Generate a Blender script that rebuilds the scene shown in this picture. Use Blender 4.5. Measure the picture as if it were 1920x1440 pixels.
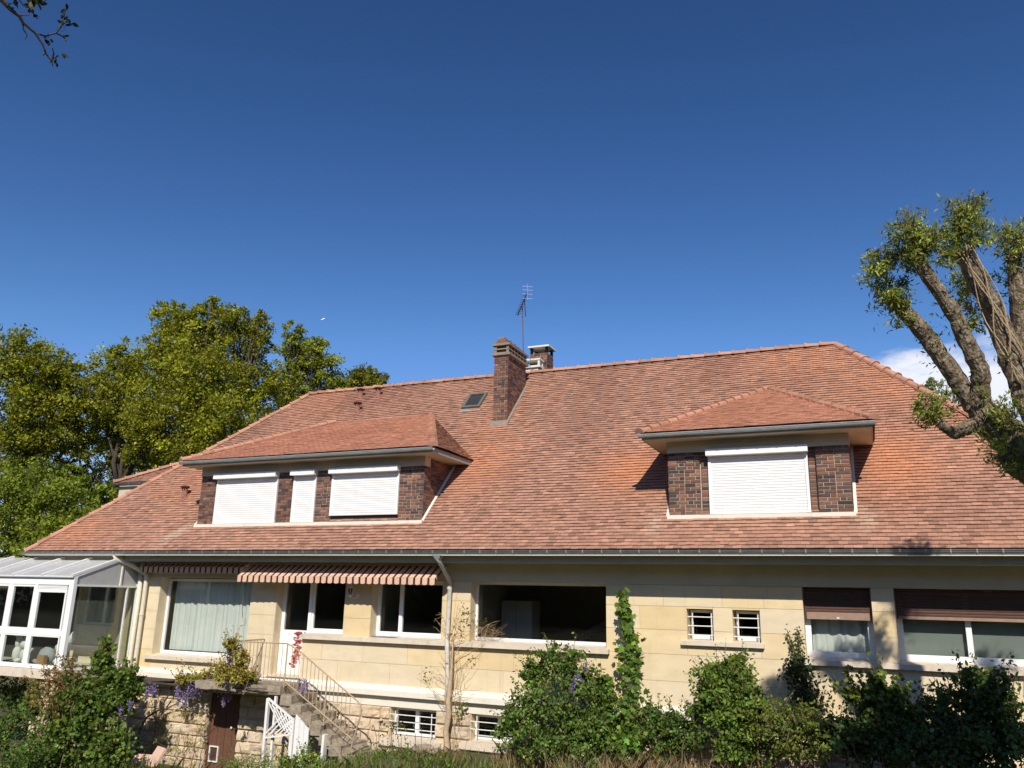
import bpy, math, random
import numpy as np
from mathutils import Matrix, Vector

random.seed(7)
RNG = np.random.default_rng(7)
scene = bpy.context.scene
for o in list(bpy.data.objects):
    bpy.data.objects.remove(o)
COL = scene.collection

# ------------------------------------------------------------------ camera
CAM = np.array([0.0, -16.5, 0.0])
FPX = 1510.0
W3 = np.array([[0.916055, -0.082991, -0.392372],
               [0.400400, 0.245042, 0.882969],
               [0.022869, -0.965954, 0.257701]])
cd = bpy.data.cameras.new('camera')
cd.sensor_width = 36.0
cd.lens = 36.0 * FPX / 1920.0
cd.clip_start = 0.05
cd.clip_end = 5000.0
cam = bpy.data.objects.new('camera', cd)
COL.objects.link(cam)
right = W3[:, 0]; up = -W3[:, 1]; back = -W3[:, 2]
M = Matrix.Identity(4)
for i in range(3):
    M[i][0] = right[i]; M[i][1] = up[i]; M[i][2] = back[i]; M[i][3] = CAM[i]
cam.matrix_world = M
scene.camera = cam

# ------------------------------------------------------------------ sky, sun, exposure
SUN = np.array([0.35, -1.0, 0.84]); SUN /= np.linalg.norm(SUN)
SUN_EL = math.asin(SUN[2])
SUN_AZ = math.atan2(SUN[0], SUN[1])          # clockwise from +Y
world = bpy.data.worlds.new('World')
scene.world = world
world.use_nodes = True
nt = world.node_tree
nt.nodes.clear()
N = nt.nodes.new; L = nt.links.new
out = N('ShaderNodeOutputWorld'); bg = N('ShaderNodeBackground')
sky = N('ShaderNodeTexSky'); sky.sky_type = 'NISHITA'; sky.sun_disc = False
sky.sun_elevation = SUN_EL; sky.sun_rotation = SUN_AZ
sky.altitude = 100; sky.air_density = 1.0; sky.dust_density = 0.2; sky.ozone_density = 3.0
bg.inputs['Strength'].default_value = 0.1
hs = N('ShaderNodeHueSaturation'); hs.inputs['Saturation'].default_value = 1.16
hs.inputs['Value'].default_value = 1.0
L(sky.outputs[0], hs.inputs['Color'])
tint = N('ShaderNodeVectorMath'); tint.operation = 'MULTIPLY'; tint.inputs[1].default_value = (0.96, 0.93, 1.14)
L(hs.outputs[0], tint.inputs[0])
# a bank of fair-weather cloud low over the horizon
tc = N('ShaderNodeTexCoord')
mp = N('ShaderNodeMapping'); mp.inputs['Scale'].default_value = (1.0, 1.0, 2.6)
L(tc.outputs['Generated'], mp.inputs['Vector'])
nz = N('ShaderNodeTexNoise'); nz.inputs['Scale'].default_value = 7.0
nz.inputs['Detail'].default_value = 9.0; nz.inputs['Roughness'].default_value = 0.58
L(mp.outputs[0], nz.inputs['Vector'])
dist = N('ShaderNodeVectorMath'); dist.operation = 'DISTANCE'
mp2 = N('ShaderNodeMapping'); mp2.inputs['Scale'].default_value = (1.0, 1.0, 2.4)
L(tc.outputs['Generated'], mp2.inputs['Vector'])
L(mp2.outputs[0], dist.inputs[0]); dist.inputs[1].default_value = (0.10, 0.965, 0.232 * 2.4)
mr = N('ShaderNodeMapRange'); mr.inputs[1].default_value = 0.25; mr.inputs[2].default_value = 0.05
mr.inputs[3].default_value = -0.25; mr.inputs[4].default_value = 0.31
L(dist.outputs['Value'], mr.inputs[0])
ad = N('ShaderNodeMath'); ad.operation = 'ADD'
L(nz.outputs[0], ad.inputs[0]); L(mr.outputs[0], ad.inputs[1])
rp = N('ShaderNodeMapRange'); rp.interpolation_type = 'SMOOTHSTEP'
rp.inputs[1].default_value = 0.56; rp.inputs[2].default_value = 0.80
L(ad.outputs[0], rp.inputs[0])
mixc = N('ShaderNodeMix'); mixc.data_type = 'RGBA'
L(rp.outputs[0], mixc.inputs[0]); gam = N('ShaderNodeGamma'); gam.inputs[1].default_value = 1.52
L(tint.outputs[0], gam.inputs[0])
deep = N('ShaderNodeVectorMath'); deep.operation = 'MULTIPLY'; deep.inputs[1].default_value = (0.76, 0.60, 0.378)
L(gam.outputs[0], deep.inputs[0])
mn = N('ShaderNodeVectorMath'); mn.operation = 'MINIMUM'
L(deep.outputs[0], mn.inputs[0]); L(tint.outputs[0], mn.inputs[1])
L(mn.outputs[0], mixc.inputs[6])
mixc.inputs[7].default_value = (7.6, 7.9, 8.6, 1)
L(mixc.outputs[2], bg.inputs['Color']); L(bg.outputs[0], out.inputs[0])

sl = bpy.data.lights.new('sun', 'SUN')
sl.energy = 4.6; sl.angle = math.radians(0.5); sl.color = (1.0, 0.93, 0.82)
so = bpy.data.objects.new('sun', sl); COL.objects.link(so)
so.location = (10, -30, 25)
so.rotation_euler = Vector(SUN.tolist()).to_track_quat('Z', 'Y').to_euler()

vs = scene.view_settings
vs.view_transform = 'Standard'; vs.look = 'None'; vs.exposure = 0.22; vs.gamma = 1.0
vs.use_curve_mapping = False
scene.render.resolution_x = 1024; scene.render.resolution_y = 768
scene.cycles.max_bounces = 8
scene.cycles.transparent_max_bounces = 12

# ------------------------------------------------------------------ helpers: points
def ray(u, v):
    d = W3 @ np.array([u - 960.0, v - 720.0, FPX]); return d
def onY(u, v, y=0.0):
    d = ray(u, v); return CAM + (y - CAM[1]) / d[1] * d
def atd(u, v, dist):
    d = ray(u, v); return CAM + dist * d / np.linalg.norm(d)

# ------------------------------------------------------------------ helpers: materials
def new_mat(name):
    m = bpy.data.materials.new(name); m.use_nodes = True
    t = m.node_tree; t.nodes.clear()
    o = t.nodes.new('ShaderNodeOutputMaterial')
    b = t.nodes.new('ShaderNodeBsdfPrincipled')
    t.links.new(b.outputs[0], o.inputs[0])
    return m, t, b, o

def pm(name, base, var=0.15, scale=3.0, rough=0.8, bump=0.0, bscale=40.0, metallic=0.0, source=None,
       stain=None, stain_scale=1.5, stain_amt=0.5, spec=0.3, stretch=(1, 1, 1), bdist=0.02, drip=None):
    """procedural surface: noise-mottled base colour, optional stain colour, fine bump.
    source: None | 'attr' (colour attribute Col) | 'object' (object colour)"""
    m, t, b, o = new_mat(name)
    n, l = t.nodes.new, t.links.new
    g = n('ShaderNodeNewGeometry')
    mpp = n('ShaderNodeMapping'); mpp.inputs['Scale'].default_value = stretch
    l(g.outputs['Position'], mpp.inputs['Vector'])
    nz = n('ShaderNodeTexNoise'); nz.inputs['Scale'].default_value = scale
    nz.inputs['Detail'].default_value = 6.0; nz.inputs['Roughness'].default_value = 0.6
    l(mpp.outputs[0], nz.inputs['Vector'])
    mr = n('ShaderNodeMapRange'); mr.inputs[1].default_value = 0.28; mr.inputs[2].default_value = 0.72
    mr.inputs[3].default_value = 1.0 - var; mr.inputs[4].default_value = 1.0 + var
    l(nz.outputs[0], mr.inputs[0])
    if source == 'attr':
        a = n('ShaderNodeAttribute'); a.attribute_name = 'Col'; csock = a.outputs['Color']
    elif source == 'object':
        a = n('ShaderNodeObjectInfo'); csock = a.outputs['Color']
    else:
        a = n('ShaderNodeRGB'); a.outputs[0].default_value = (*base, 1); csock = a.outputs[0]
    sc = n('ShaderNodeVectorMath'); sc.operation = 'SCALE'
    l(csock, sc.inputs[0]); l(mr.outputs[0], sc.inputs['Scale'])
    col = sc.outputs[0]
    if stain:
        nz2 = n('ShaderNodeTexNoise'); nz2.inputs['Scale'].default_value = stain_scale
        nz2.inputs['Detail'].default_value = 8.0; nz2.inputs['Roughness'].default_value = 0.65
        l(mpp.outputs[0], nz2.inputs['Vector'])
        mr2 = n('ShaderNodeMapRange'); mr2.interpolation_type = 'SMOOTHSTEP'
        mr2.inputs[1].default_value = 0.5; mr2.inputs[2].default_value = 0.72
        mr2.inputs[4].default_value = stain_amt
        l(nz2.outputs[0], mr2.inputs[0])
        mx = n('ShaderNodeMix'); mx.data_type = 'RGBA'
        l(mr2.outputs[0], mx.inputs[0]); l(col, mx.inputs[6]); mx.inputs[7].default_value = (*stain, 1)
        col = mx.outputs[2]
    if drip:          # rain streaks and grime running down the face
        md = n('ShaderNodeMapping'); md.inputs['Scale'].default_value = (5.0, 5.0, .35)
        l(g.outputs['Position'], md.inputs['Vector'])
        nd = n('ShaderNodeTexNoise'); nd.inputs['Scale'].default_value = 1.0; nd.inputs['Detail'].default_value = 7.0
        nd.inputs['Roughness'].default_value = 0.7
        l(md.outputs[0], nd.inputs['Vector'])
        mrd = n('ShaderNodeMapRange'); mrd.interpolation_type = 'SMOOTHSTEP'
        mrd.inputs[1].default_value = 0.54; mrd.inputs[2].default_value = 0.8; mrd.inputs[4].default_value = 0.5
        l(nd.outputs[0], mrd.inputs[0])
        mxd = n('ShaderNodeMix'); mxd.data_type = 'RGBA'
        l(mrd.outputs[0], mxd.inputs[0]); l(col, mxd.inputs[6]); mxd.inputs[7].default_value = (*drip, 1)
        col = mxd.outputs[2]
    l(col, b.inputs['Base Color'])
    b.inputs['Roughness'].default_value = rough
    b.inputs['Metallic'].default_value = metallic
    b.inputs['Specular IOR Level'].default_value = spec
    if bump > 0:
        nb = n('ShaderNodeTexNoise'); nb.inputs['Scale'].default_value = bscale
        nb.inputs['Detail'].default_value = 5.0
        l(mpp.outputs[0], nb.inputs['Vector'])
        bp = n('ShaderNodeBump'); bp.inputs['Strength'].default_value = bump
        bp.inputs['Distance'].default_value = bdist
        l(nb.outputs[0], bp.inputs['Height']); l(bp.outputs[0], b.inputs['Normal'])
    return m

def leaf_mat(name, trans=0.3, rough=0.55, spec=0.25):
    m, t, b, o = new_mat(name)
    n, l = t.nodes.new, t.links.new
    a = n('ShaderNodeAttribute'); a.attribute_name = 'Col'
    l(a.outputs['Color'], b.inputs['Base Color'])
    b.inputs['Roughness'].default_value = rough
    b.inputs['Specular IOR Level'].default_value = spec
    tr = n('ShaderNodeBsdfTranslucent')
    sc = n('ShaderNodeVectorMath'); sc.operation = 'MULTIPLY'
    l(a.outputs['Color'], sc.inputs[0]); sc.inputs[1].default_value = (1.25, 1.3, 0.5)
    l(sc.outputs[0], tr.inputs['Color'])
    mx = n('ShaderNodeMixShader'); mx.inputs[0].default_value = trans
    l(b.outputs[0], mx.inputs[1]); l(tr.outputs[0], mx.inputs[2]); l(mx.outputs[0], o.inputs[0])
    return m

def glass_mat(name, tint=(0.86, 0.92, 0.9), ior=1.5, rough=0.0):
    m = bpy.data.materials.new(name); m.use_nodes = True
    t = m.node_tree; t.nodes.clear(); n, l = t.nodes.new, t.links.new
    o = n('ShaderNodeOutputMaterial'); tr = n('ShaderNodeBsdfTransparent'); gl = n('ShaderNodeBsdfGlossy')
    tr.inputs[0].default_value = (*tint, 1); gl.inputs['Roughness'].default_value = rough
    lw = n('ShaderNodeLayerWeight'); lw.inputs['Blend'].default_value = 0.5
    pw = n('ShaderNodeMath'); pw.operation = 'POWER'; pw.inputs[1].default_value = 4.2; l(lw.outputs['Facing'], pw.inputs[0])
    fr = n('ShaderNodeMapRange'); fr.inputs[3].default_value = ((ior - 1) / (ior + 1)) ** 2; fr.inputs[4].default_value = 1.0
    l(pw.outputs[0], fr.inputs[0])
    mx = n('ShaderNodeMixShader')
    l(fr.outputs[0], mx.inputs[0]); l(tr.outputs[0], mx.inputs[1]); l(gl.outputs[0], mx.inputs[2])
    l(mx.outputs[0], o.inputs[0])
    return m

def awning_mat(name):
    m, t, b, o = new_mat(name); n, l = t.nodes.new, t.links.new
    g = n('ShaderNodeNewGeometry'); s = n('ShaderNodeSeparateXYZ'); l(g.outputs['Position'], s.inputs[0])
    mu = n('ShaderNodeMath'); mu.operation = 'MULTIPLY'; mu.inputs[1].default_value = 1 / 0.18
    l(s.outputs['X'], mu.inputs[0])
    fr = n('ShaderNodeMath'); fr.operation = 'FRACT'; l(mu.outputs[0], fr.inputs[0])
    lt = n('ShaderNodeMath'); lt.operation = 'LESS_THAN'; lt.inputs[1].default_value = 0.31
    l(fr.outputs[0], lt.inputs[0])
    nz = n('ShaderNodeTexNoise'); nz.inputs['Scale'].default_value = 6.0; nz.inputs['Detail'].default_value = 5
    l(g.outputs['Position'], nz.inputs['Vector'])
    mr = n('ShaderNodeMapRange'); mr.inputs[3].default_value = 0.82; mr.inputs[4].default_value = 1.12
    l(nz.outputs[0], mr.inputs[0])
    mx = n('ShaderNodeMix'); mx.data_type = 'RGBA'; l(lt.outputs[0], mx.inputs[0])
    mx.inputs[6].default_value = (0.64, 0.44, 0.325, 1); mx.inputs[7].default_value = (0.085, 0.022, 0.016, 1)
    sc = n('ShaderNodeVectorMath'); sc.operation = 'SCALE'; l(mx.outputs[2], sc.inputs[0]); l(mr.outputs[0], sc.inputs['Scale'])
    l(sc.outputs[0], b.inputs['Base Color']); b.inputs['Roughness'].default_value = 0.9
    b.inputs['Specular IOR Level'].default_value = 0.1
    return m

MAT = {}
MAT['stone'] = pm('ashlar_stone', (.6, .47, .28), .10, 2.2, .9, .25, 60, source='object', stain=(.56, .41, .21), stain_scale=1.1, stain_amt=.35, stretch=(1, 1, 2.2), drip=(.36, .29, .20))
MAT['stone_core'] = pm('stone_joint', (.62, .51, .34), .12, 3, .9, .2, 60)
MAT['rough_stone'] = pm('rock_faced_stone', (.55, .44, .30), .18, 5, .92, .6, 25, source='object', stain=(.30, .24, .17), stain_scale=3, stain_amt=.45)
MAT['sill'] = pm('sill_stone', (.62, .54, .43), .10, 5, .85, .2, 50, stain=(.42, .33, .25), stain_scale=4, stain_amt=.4, drip=(.33, .27, .20))
MAT['band'] = pm('pale_band_paint', (.70, .66, .56), .08, 3, .8, .1, 50, stain=(.5, .44, .34), stain_scale=3, stain_amt=.3, drip=(.42, .36, .27))
MAT['cream'] = pm('cream_render', (.52, .46, .34), .08, 2, .85, .1, 40)
MAT['fascia'] = pm('grey_fascia_paint', (.36, .355, .31), .08, 3, .7, .1, 40)
MAT['zinc'] = pm('zinc', (.30, .32, .33), .18, 8, .42, .05, 30, metallic=.75, spec=.5)
MAT['zinc_dull'] = pm('weathered_zinc', (.34, .36, .36), .15, 6, .6, .05, 30, metallic=.35, spec=.5)
MAT['skylight'] = pm('brown_skylight_frame', (.16, .15, .135), .1, 6, .5, metallic=.2)
MAT['zinc_light'] = pm('pale_zinc', (.40, .43, .43), .12, 6, .5, .05, 30, metallic=.3, spec=.5)
MAT['cream_pipe'] = pm('cream_pipe_paint', (.62, .58, .46), .10, 10, .55, .05, 30, stain=(.38, .36, .28), stain_scale=6, stain_amt=.4)
MAT['grey_pipe'] = pm('peeling_pipe_paint', (.52, .50, .45), .15, 10, .6, .1, 30, stain=(.22, .23, .22), stain_scale=9, stain_amt=.55)
MAT['white'] = pm('white_pvc', (.80, .80, .78), .03, 4, .45, 0)
MAT['white_old'] = pm('weathered_white_paint', (.74, .73, .70), .10, 8, .6, .15, 30, stain=(.45, .43, .40), stain_scale=8, stain_amt=.35)
MAT['shutter'] = pm('white_shutter', (.78, .78, .77), .05, 5, .5, 0, drip=(.62, .61, .58))
MAT['brown_shutter'] = pm('brown_shutter', (.085, .042, .030), .15, 6, .6, .05, 40)
MAT['brown_bar'] = pm('brown_shutter_bar', (.30, .20, .15), .15, 9, .6, .1, 40, stain=(.16, .10, .07), stain_scale=5, stain_amt=.4)
MAT['tile'] = pm('roof_tile', (1, 1, 1), .16, 9, .88, .3, 60, source='attr')
MAT['tile_obj'] = pm('roof_tile_single', (1, 1, 1), .16, 9, .88, .3, 60, source='object')
MAT['ridge'] = pm('ridge_tile', (.42, .21, .13), .2, 6, .88, .3, 50, source='object', stain=(.25, .17, .12), stain_scale=4, stain_amt=.4)
MAT['underlay'] = pm('roof_underlay', (.12, .06, .045), .2, 4, .9)
MAT['brick'] = pm('brick', (1, 1, 1), .22, 22, .9, .5, 70, source='object')
MAT['brick_attr'] = pm('brick_field', (1, 1, 1), .22, 22, .9, .5, 70, source='attr')
MAT['mortar'] = pm('mortar', (.47, .40, .31), .15, 10, .95, .3, 60)
MAT['concrete'] = pm('weathered_concrete', (.31, .26, .195), .45, 9, .95, .8, 22, stain=(.065, .052, .038), stain_scale=4.5, stain_amt=.85, bdist=.03)
MAT['cap'] = pm('chimney_cap_concrete', (.235, .195, .15), .22, 9, .95, .4, 30, stain=(.18, .15, .12), stain_scale=6, stain_amt=.6)
MAT['cap_white'] = pm('white_chimney_cap', (.66, .63, .56), .1, 9, .9, .2, 30)
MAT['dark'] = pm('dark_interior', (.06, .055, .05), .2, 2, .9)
MAT['room'] = pm('room_wall', (.34, .32, .28), .1, 1, .9)
MAT['floor'] = pm('room_floor', (.12, .08, .05), .1, 1, .7)
MAT['glass'] = glass_mat('window_glass', (.93, .955, .945))
MAT['glass_cons'] = glass_mat('conservatory_glass', (.90, .94, .93), 1.6)
MAT['poly'] = pm('grey_roof_sheet', (.46, .46, .45), .10, 5, .35, .05, 8, spec=.5, stain=(.33, .32, .30), stain_scale=2.5, stain_amt=.4)
MAT['curtain'] = pm('pale_curtain', (.60, .61, .575), .06, 3, .9)
MAT['blind'] = pm('grey_blind', (.20, .22, .20), .06, 3, .9)
MAT['red_paint'] = pm('peeling_red_paint', (.36, .085, .07), .25, 20, .8)
MAT['iron'] = pm('rusty_cream_iron', (.42, .32, .20), .22, 18, .65, .2, 60, stain=(.18, .09, .05), stain_scale=14, stain_amt=.6)
MAT['door_wood'] = pm('brown_door_wood', (.13, .062, .038), .25, 7, .75, .3, 20, stretch=(6, 6, .6), stain=(.06, .032, .022), stain_scale=3, stain_amt=.6)
MAT['bark'] = pm('bark', (.20, .155, .105), .8, 22, .95, 1.0, 48, stain=(.48, .42, .32), stain_scale=13, stain_amt=.8, stretch=(1, 1, .5), bdist=.05)
MAT['bark_dark'] = pm('dark_bark', (.075, .06, .045), .35, 9, .95, .7, 18)
MAT['bark_pale'] = pm('pale_stem', (.42, .32, .20), .25, 9, .9, .5, 30)
MAT['twig'] = pm('twig', (.17, .115, .07), .3, 20, .9)
MAT['twig_dry'] = pm('dry_twig', (.42, .30, .16), .3, 20, .9)
MAT['black'] = pm('black_plastic', (.025, .025, .028), .1, 5, .5)
MAT['mast'] = pm('rusty_mast', (.14, .085, .075), .2, 12, .6, metallic=.3)
MAT['aluminium'] = pm('aluminium', (.62, .63, .64), .05, 6, .35, metallic=.9)
MAT['vent'] = pm('terracotta_vent', (.30, .14, .10), .2, 10, .9, .2)
MAT['vent_dark'] = pm('vent_opening', (.05, .02, .015), .2, 10, .9, 0)
MAT['plaster'] = pm('plaster_figure', (.70, .66, .58), .08, 8, .8, .3, 25)
MAT['grey_plaster'] = pm('grey_plaster_figure', (.36, .36, .35), .1, 8, .8, .2, 25)
MAT['card'] = pm('cardboard', (.42, .24, .11), .1, 8, .9)
MAT['pink_slab'] = pm('pink_stone_slab', (.60, .42, .33), .08, 5, .85, .15, 40)
MAT['cabinet'] = pm('white_cabinet', (.62, .62, .60), .03, 3, .6)
MAT['wood_in'] = pm('stair_rail_wood', (.22, .13, .07), .1, 5, .6)
MAT['wood_backing'] = pm('backing_foliage', (.028, .042, .012), .5, 1.5, .9, 1.0, 3)
MAT['leaf'] = leaf_mat('foliage', .34)
MAT['leaf_gloss'] = leaf_mat('glossy_foliage', .28, .4, .4)
MAT['petal'] = leaf_mat('petal', .4, .7, .1)
MAT['earth'] = pm('earth_and_turf', (.075, .072, .035), .45, 2.2, .95, .5, 12, stain=(.13, .095, .05), stain_scale=1.3, stain_amt=.6)
MAT['awning'] = awning_mat('striped_awning_cloth')
MAT['white_trail'] = pm('white_trail', (.85, .87, .9), .02, 1, .9)

# ------------------------------------------------------------------ helpers: objects
WL = {}        # world location of every object made here
def link(o, parent, loc):
    COL.objects.link(o)
    loc = np.array(loc, float)
    o.location = loc
    if parent is not None:
        o.parent = parent
        o.matrix_parent_inverse = Matrix.Translation((-WL[parent.name]).tolist())
    WL[o.name] = loc
    return o
def tag(o, label=None, cat=None, group=None, kind=None):
    if label: o['label'] = label
    if cat: o['category'] = cat
    if group: o['group'] = group
    if kind: o['kind'] = kind
    return o
def empty(name, loc, label=None, cat=None, group=None):
    o = bpy.data.objects.new(name, None); o.empty_display_size = 0.3
    link(o, None, loc); return tag(o, label, cat, group)
def wrap(M4, name, mesh, parent, color=None):
    """an object sharing mesh data, placed by a world matrix"""
    o = bpy.data.objects.new(name, mesh); COL.objects.link(o)
    if parent is not None:
        o.parent = parent
        o.matrix_parent_inverse = Matrix.Translation((-WL[parent.name]).tolist())
    o.matrix_basis = M4
    WL[o.name] = np.array(M4.translation)
    if color is not None: o.color = (*color, 1)
    return o

class MB:
    def __init__(s): s.v = []; s.f = []; s.c = []
    def face(s, pts, col=None):
        i = len(s.v); s.v.extend([tuple(map(float, p)) for p in pts]); s.f.append(tuple(range(i, i + len(pts))))
        s.c.append(col)
    def box(s, x0, x1, y0, y1, z0, z1, col=None):
        i = len(s.v)
        s.v += [(x0, y0, z0), (x1, y0, z0), (x1, y1, z0), (x0, y1, z0), (x0, y0, z1), (x1, y0, z1), (x1, y1, z1), (x0, y1, z1)]
        for q in ((0, 3, 2, 1), (4, 5, 6, 7), (0, 1, 5, 4), (1, 2, 6, 5), (2, 3, 7, 6), (3, 0, 4, 7)):
            s.f.append(tuple(i + k for k in q)); s.c.append(col)
        return s
    def hexa(s, p):                       # 8 corners, bottom ring then top ring
        i = len(s.v); s.v += [tuple(map(float, q)) for q in p]
        for q in ((0, 3, 2, 1), (4, 5, 6, 7), (0, 1, 5, 4), (1, 2, 6, 5), (2, 3, 7, 6), (3, 0, 4, 7)):
            s.f.append(tuple(i + k for k in q)); s.c.append(None)
        return s
    def bar(s, a, b, w, h=None, upv=(0, 0, 1)):
        a = np.array(a, float); b = np.array(b, float); h = h or w
        d = (b - a) / np.linalg.norm(b - a); u0 = np.array(upv, float)
        x = np.cross(d, u0)
        if np.linalg.norm(x) < 1e-4: x = np.cross(d, np.array([0, 1.0, 0]))
        x /= np.linalg.norm(x); y = np.cross(x, d)
        c = [(-w / 2, -h / 2), (w / 2, -h / 2), (w / 2, h / 2), (-w / 2, h / 2)]
        return s.hexa([a + x * p + y * q for p, q in c] + [b + x * p + y * q for p, q in c])
    def tube(s, pts, radii, n=6, cap=True, jit=0.0):
        pts = [np.array(p, float) for p in pts]
        if not hasattr(radii, '__len__'): radii = [radii] * len(pts)
        base = len(s.v); ref = None
        for k, p in enumerate(pts):
            d = pts[min(k + 1, len(pts) - 1)] - pts[max(k - 1, 0)]
            d = d / (np.linalg.norm(d) + 1e-9)
            if ref is None:
                ref = np.cross(d, [0.13, 0.2, 1.0])
                if np.linalg.norm(ref) < .05: ref = np.cross(d, [1.0, 0, 0])
            ref = ref - d * (ref @ d); ref /= np.linalg.norm(ref); w = np.cross(d, ref)
            for j in range(n):
                a = 2 * math.pi * j / n
                r = radii[k] * (1 + (random.uniform(-jit, jit) if jit else 0))
                s.v.append(tuple(p + r * (math.cos(a) * ref + math.sin(a) * w)))
        for k in range(len(pts) - 1):
            for j in range(n):
                a = base + k * n + j; b = base + k * n + (j + 1) % n
                s.f.append((a, b, b + n, a + n)); s.c.append(None)
        if cap:
            s.f.append(tuple(base + j for j in range(n))[::-1]); s.c.append(None)
            e = base + (len(pts) - 1) * n
            s.f.append(tuple(e + j for j in range(n))); s.c.append(None)
        return s
    def mesh(s, name, mat, smooth=False, origin=(0, 0, 0)):
        me = bpy.data.meshes.new(name)
        V = np.array(s.v, float) - np.array(origin)
        me.from_pydata(V.tolist(), [], s.f)
        if any(c is not None for c in s.c):
            at = me.attributes.new('Col', 'FLOAT_COLOR', 'CORNER')
            arr = []
            for f, c in zip(s.f, s.c):
                arr += [(*(c if c is not None else (.5, .5, .5)), 1.0)] * len(f)
            at.data.foreach_set('color', np.array(arr, np.float32).ravel())
        if smooth: me.polygons.foreach_set('use_smooth', [True] * len(me.polygons))
        me.materials.append(mat); me.update()
        return me
    def build(s, name, mat, parent=None, smooth=False, kind=None, color=None, loc=None):
        V = np.array(s.v, float)
        c = np.array(loc) if loc is not None else np.array([(V[:, 0].min() + V[:, 0].max()) / 2, (V[:, 1].min() + V[:, 1].max()) / 2, V[:, 2].min()])
        me = s.mesh(name, mat, smooth, c)
        o = bpy.data.objects.new(name, me); link(o, parent, c)
        if kind: o['kind'] = kind
        if color is not None: o.color = (*color, 1)
        return o
def B(*a): return MB().box(*a)

def frame_mesh(x0, x1, z0, z1, y0, y1, w, bottom=None):
    """rectangular frame ring in the XZ plane"""
    m = MB(); wb = bottom or w
    m.box(x0, x0 + w, y0, y1, z0, z1); m.box(x1 - w, x1, y0, y1, z0, z1)
    m.box(x0 + w, x1 - w, y0, y1, z1 - w, z1); m.box(x0 + w, x1 - w, y0, y1, z0, z0 + wb)
    return m

# leaves -----------------------------------------------------------------
SHAPES = {
    'diamond': np.array([[0, 0, 0], [.32, .45, .06], [0, 1, 0], [-.32, .45, .06]]),
    'oval': np.array([[0, 0, 0], [.27, .3, .05], [.25, .65, .05], [0, 1, -.04], [-.25, .65, .05], [-.27, .3, .05]]),
    'lance': np.array([[0, 0, 0], [.15, .4, .03], [0, 1, -.05], [-.15, .4, .03]]),
    'lobed': np.array([[0, 0, 0], [.22, .05, .03], [.52, .18, -.02], [.34, .42, .03], [.48, .72, -.04], [.18, .66, .03], [0, 1, -.05],
                       [-.18, .66, .03], [-.48, .72, -.04], [-.34, .42, .03], [-.52, .18, -.02], [-.22, .05, .03]]),
}
def leaf_arrays(P, size, cols, shape='diamond', upb=0.5, droop=0.0, out=None):
    P = np.asarray(P, float); n = len(P)
    nr = RNG.normal(size=(n, 3)); nr /= np.linalg.norm(nr, axis=1)[:, None]
    nr[:, 2] = nr[:, 2] + upb
    if out is not None: nr += out
    nr /= np.linalg.norm(nr, axis=1)[:, None]
    t = RNG.normal(size=(n, 3)); t[:, 2] -= droop
    t -= nr * np.sum(t * nr, axis=1)[:, None]; t /= np.linalg.norm(t, axis=1)[:, None] + 1e-9
    b = np.cross(nr, t)
    S = SHAPES[shape]; k = len(S)
    sz = np.broadcast_to(np.asarray(size, float), (n,))
    V = P[:, None, :] + sz[:, None, None] * (S[None, :, 0, None] * b[:, None, :] + S[None, :, 1, None] * t[:, None, :] + S[None, :, 2, None] * nr[:, None, :])
    return V.reshape(-1, 3), k, np.repeat(cols, k, axis=0)
def poly_mesh(name, chunks, mat, origin):
    """chunks of (verts, k, cols) with k-gons, into one mesh"""
    me = bpy.data.meshes.new(name)
    V = np.concatenate([c[0] for c in chunks]) - np.array(origin)
    C = np.concatenate([c[2] for c in chunks])
    starts = []; tots = []; s = 0
    for v, k, _ in chunks:
        n = len(v) // k
        starts.append(np.arange(n) * k + s); tots.append(np.full(n, k)); s += len(v)
    starts = np.concatenate(starts).astype(np.int32); tots = np.concatenate(tots).astype(np.int32)
    me.vertices.add(len(V)); me.vertices.foreach_set('co', V.astype(np.float32).ravel())
    me.loops.add(len(V)); me.loops.foreach_set('vertex_index', np.arange(len(V), dtype=np.int32))
    me.polygons.add(len(starts)); me.polygons.foreach_set('loop_start', starts)
    me.polygons.foreach_set('loop_total', tots)
    at = me.attributes.new('Col', 'FLOAT_COLOR', 'POINT')
    at.data.foreach_set('color', np.concatenate([C, np.ones((len(C), 1))], 1).astype(np.float32).ravel())
    me.materials.append(mat); me.update(calc_edges=True); me.validate()
    return me
def leaf_obj(name, chunks, mat, parent=None, kind=None):
    V = np.concatenate([c[0] for c in chunks])
    org = np.array([(V[:, 0].min() + V[:, 0].max()) / 2, (V[:, 1].min() + V[:, 1].max()) / 2, V[:, 2].min()])
    me = poly_mesh(name, chunks, mat, org)
    o = bpy.data.objects.new(name, me); link(o, parent, org)
    if kind: o['kind'] = kind
    return o
def greens(n, base, var=0.25, hue=0.15):
    base = np.array(base)
    k = np.exp(RNG.normal(0, var, n))[:, None]
    c = base[None] * k
    c[:, 0] *= np.exp(RNG.normal(0, hue, n)); c[:, 2] *= np.exp(RNG.normal(0, hue, n))
    return np.clip(c, 0.002, 0.8)
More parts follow.
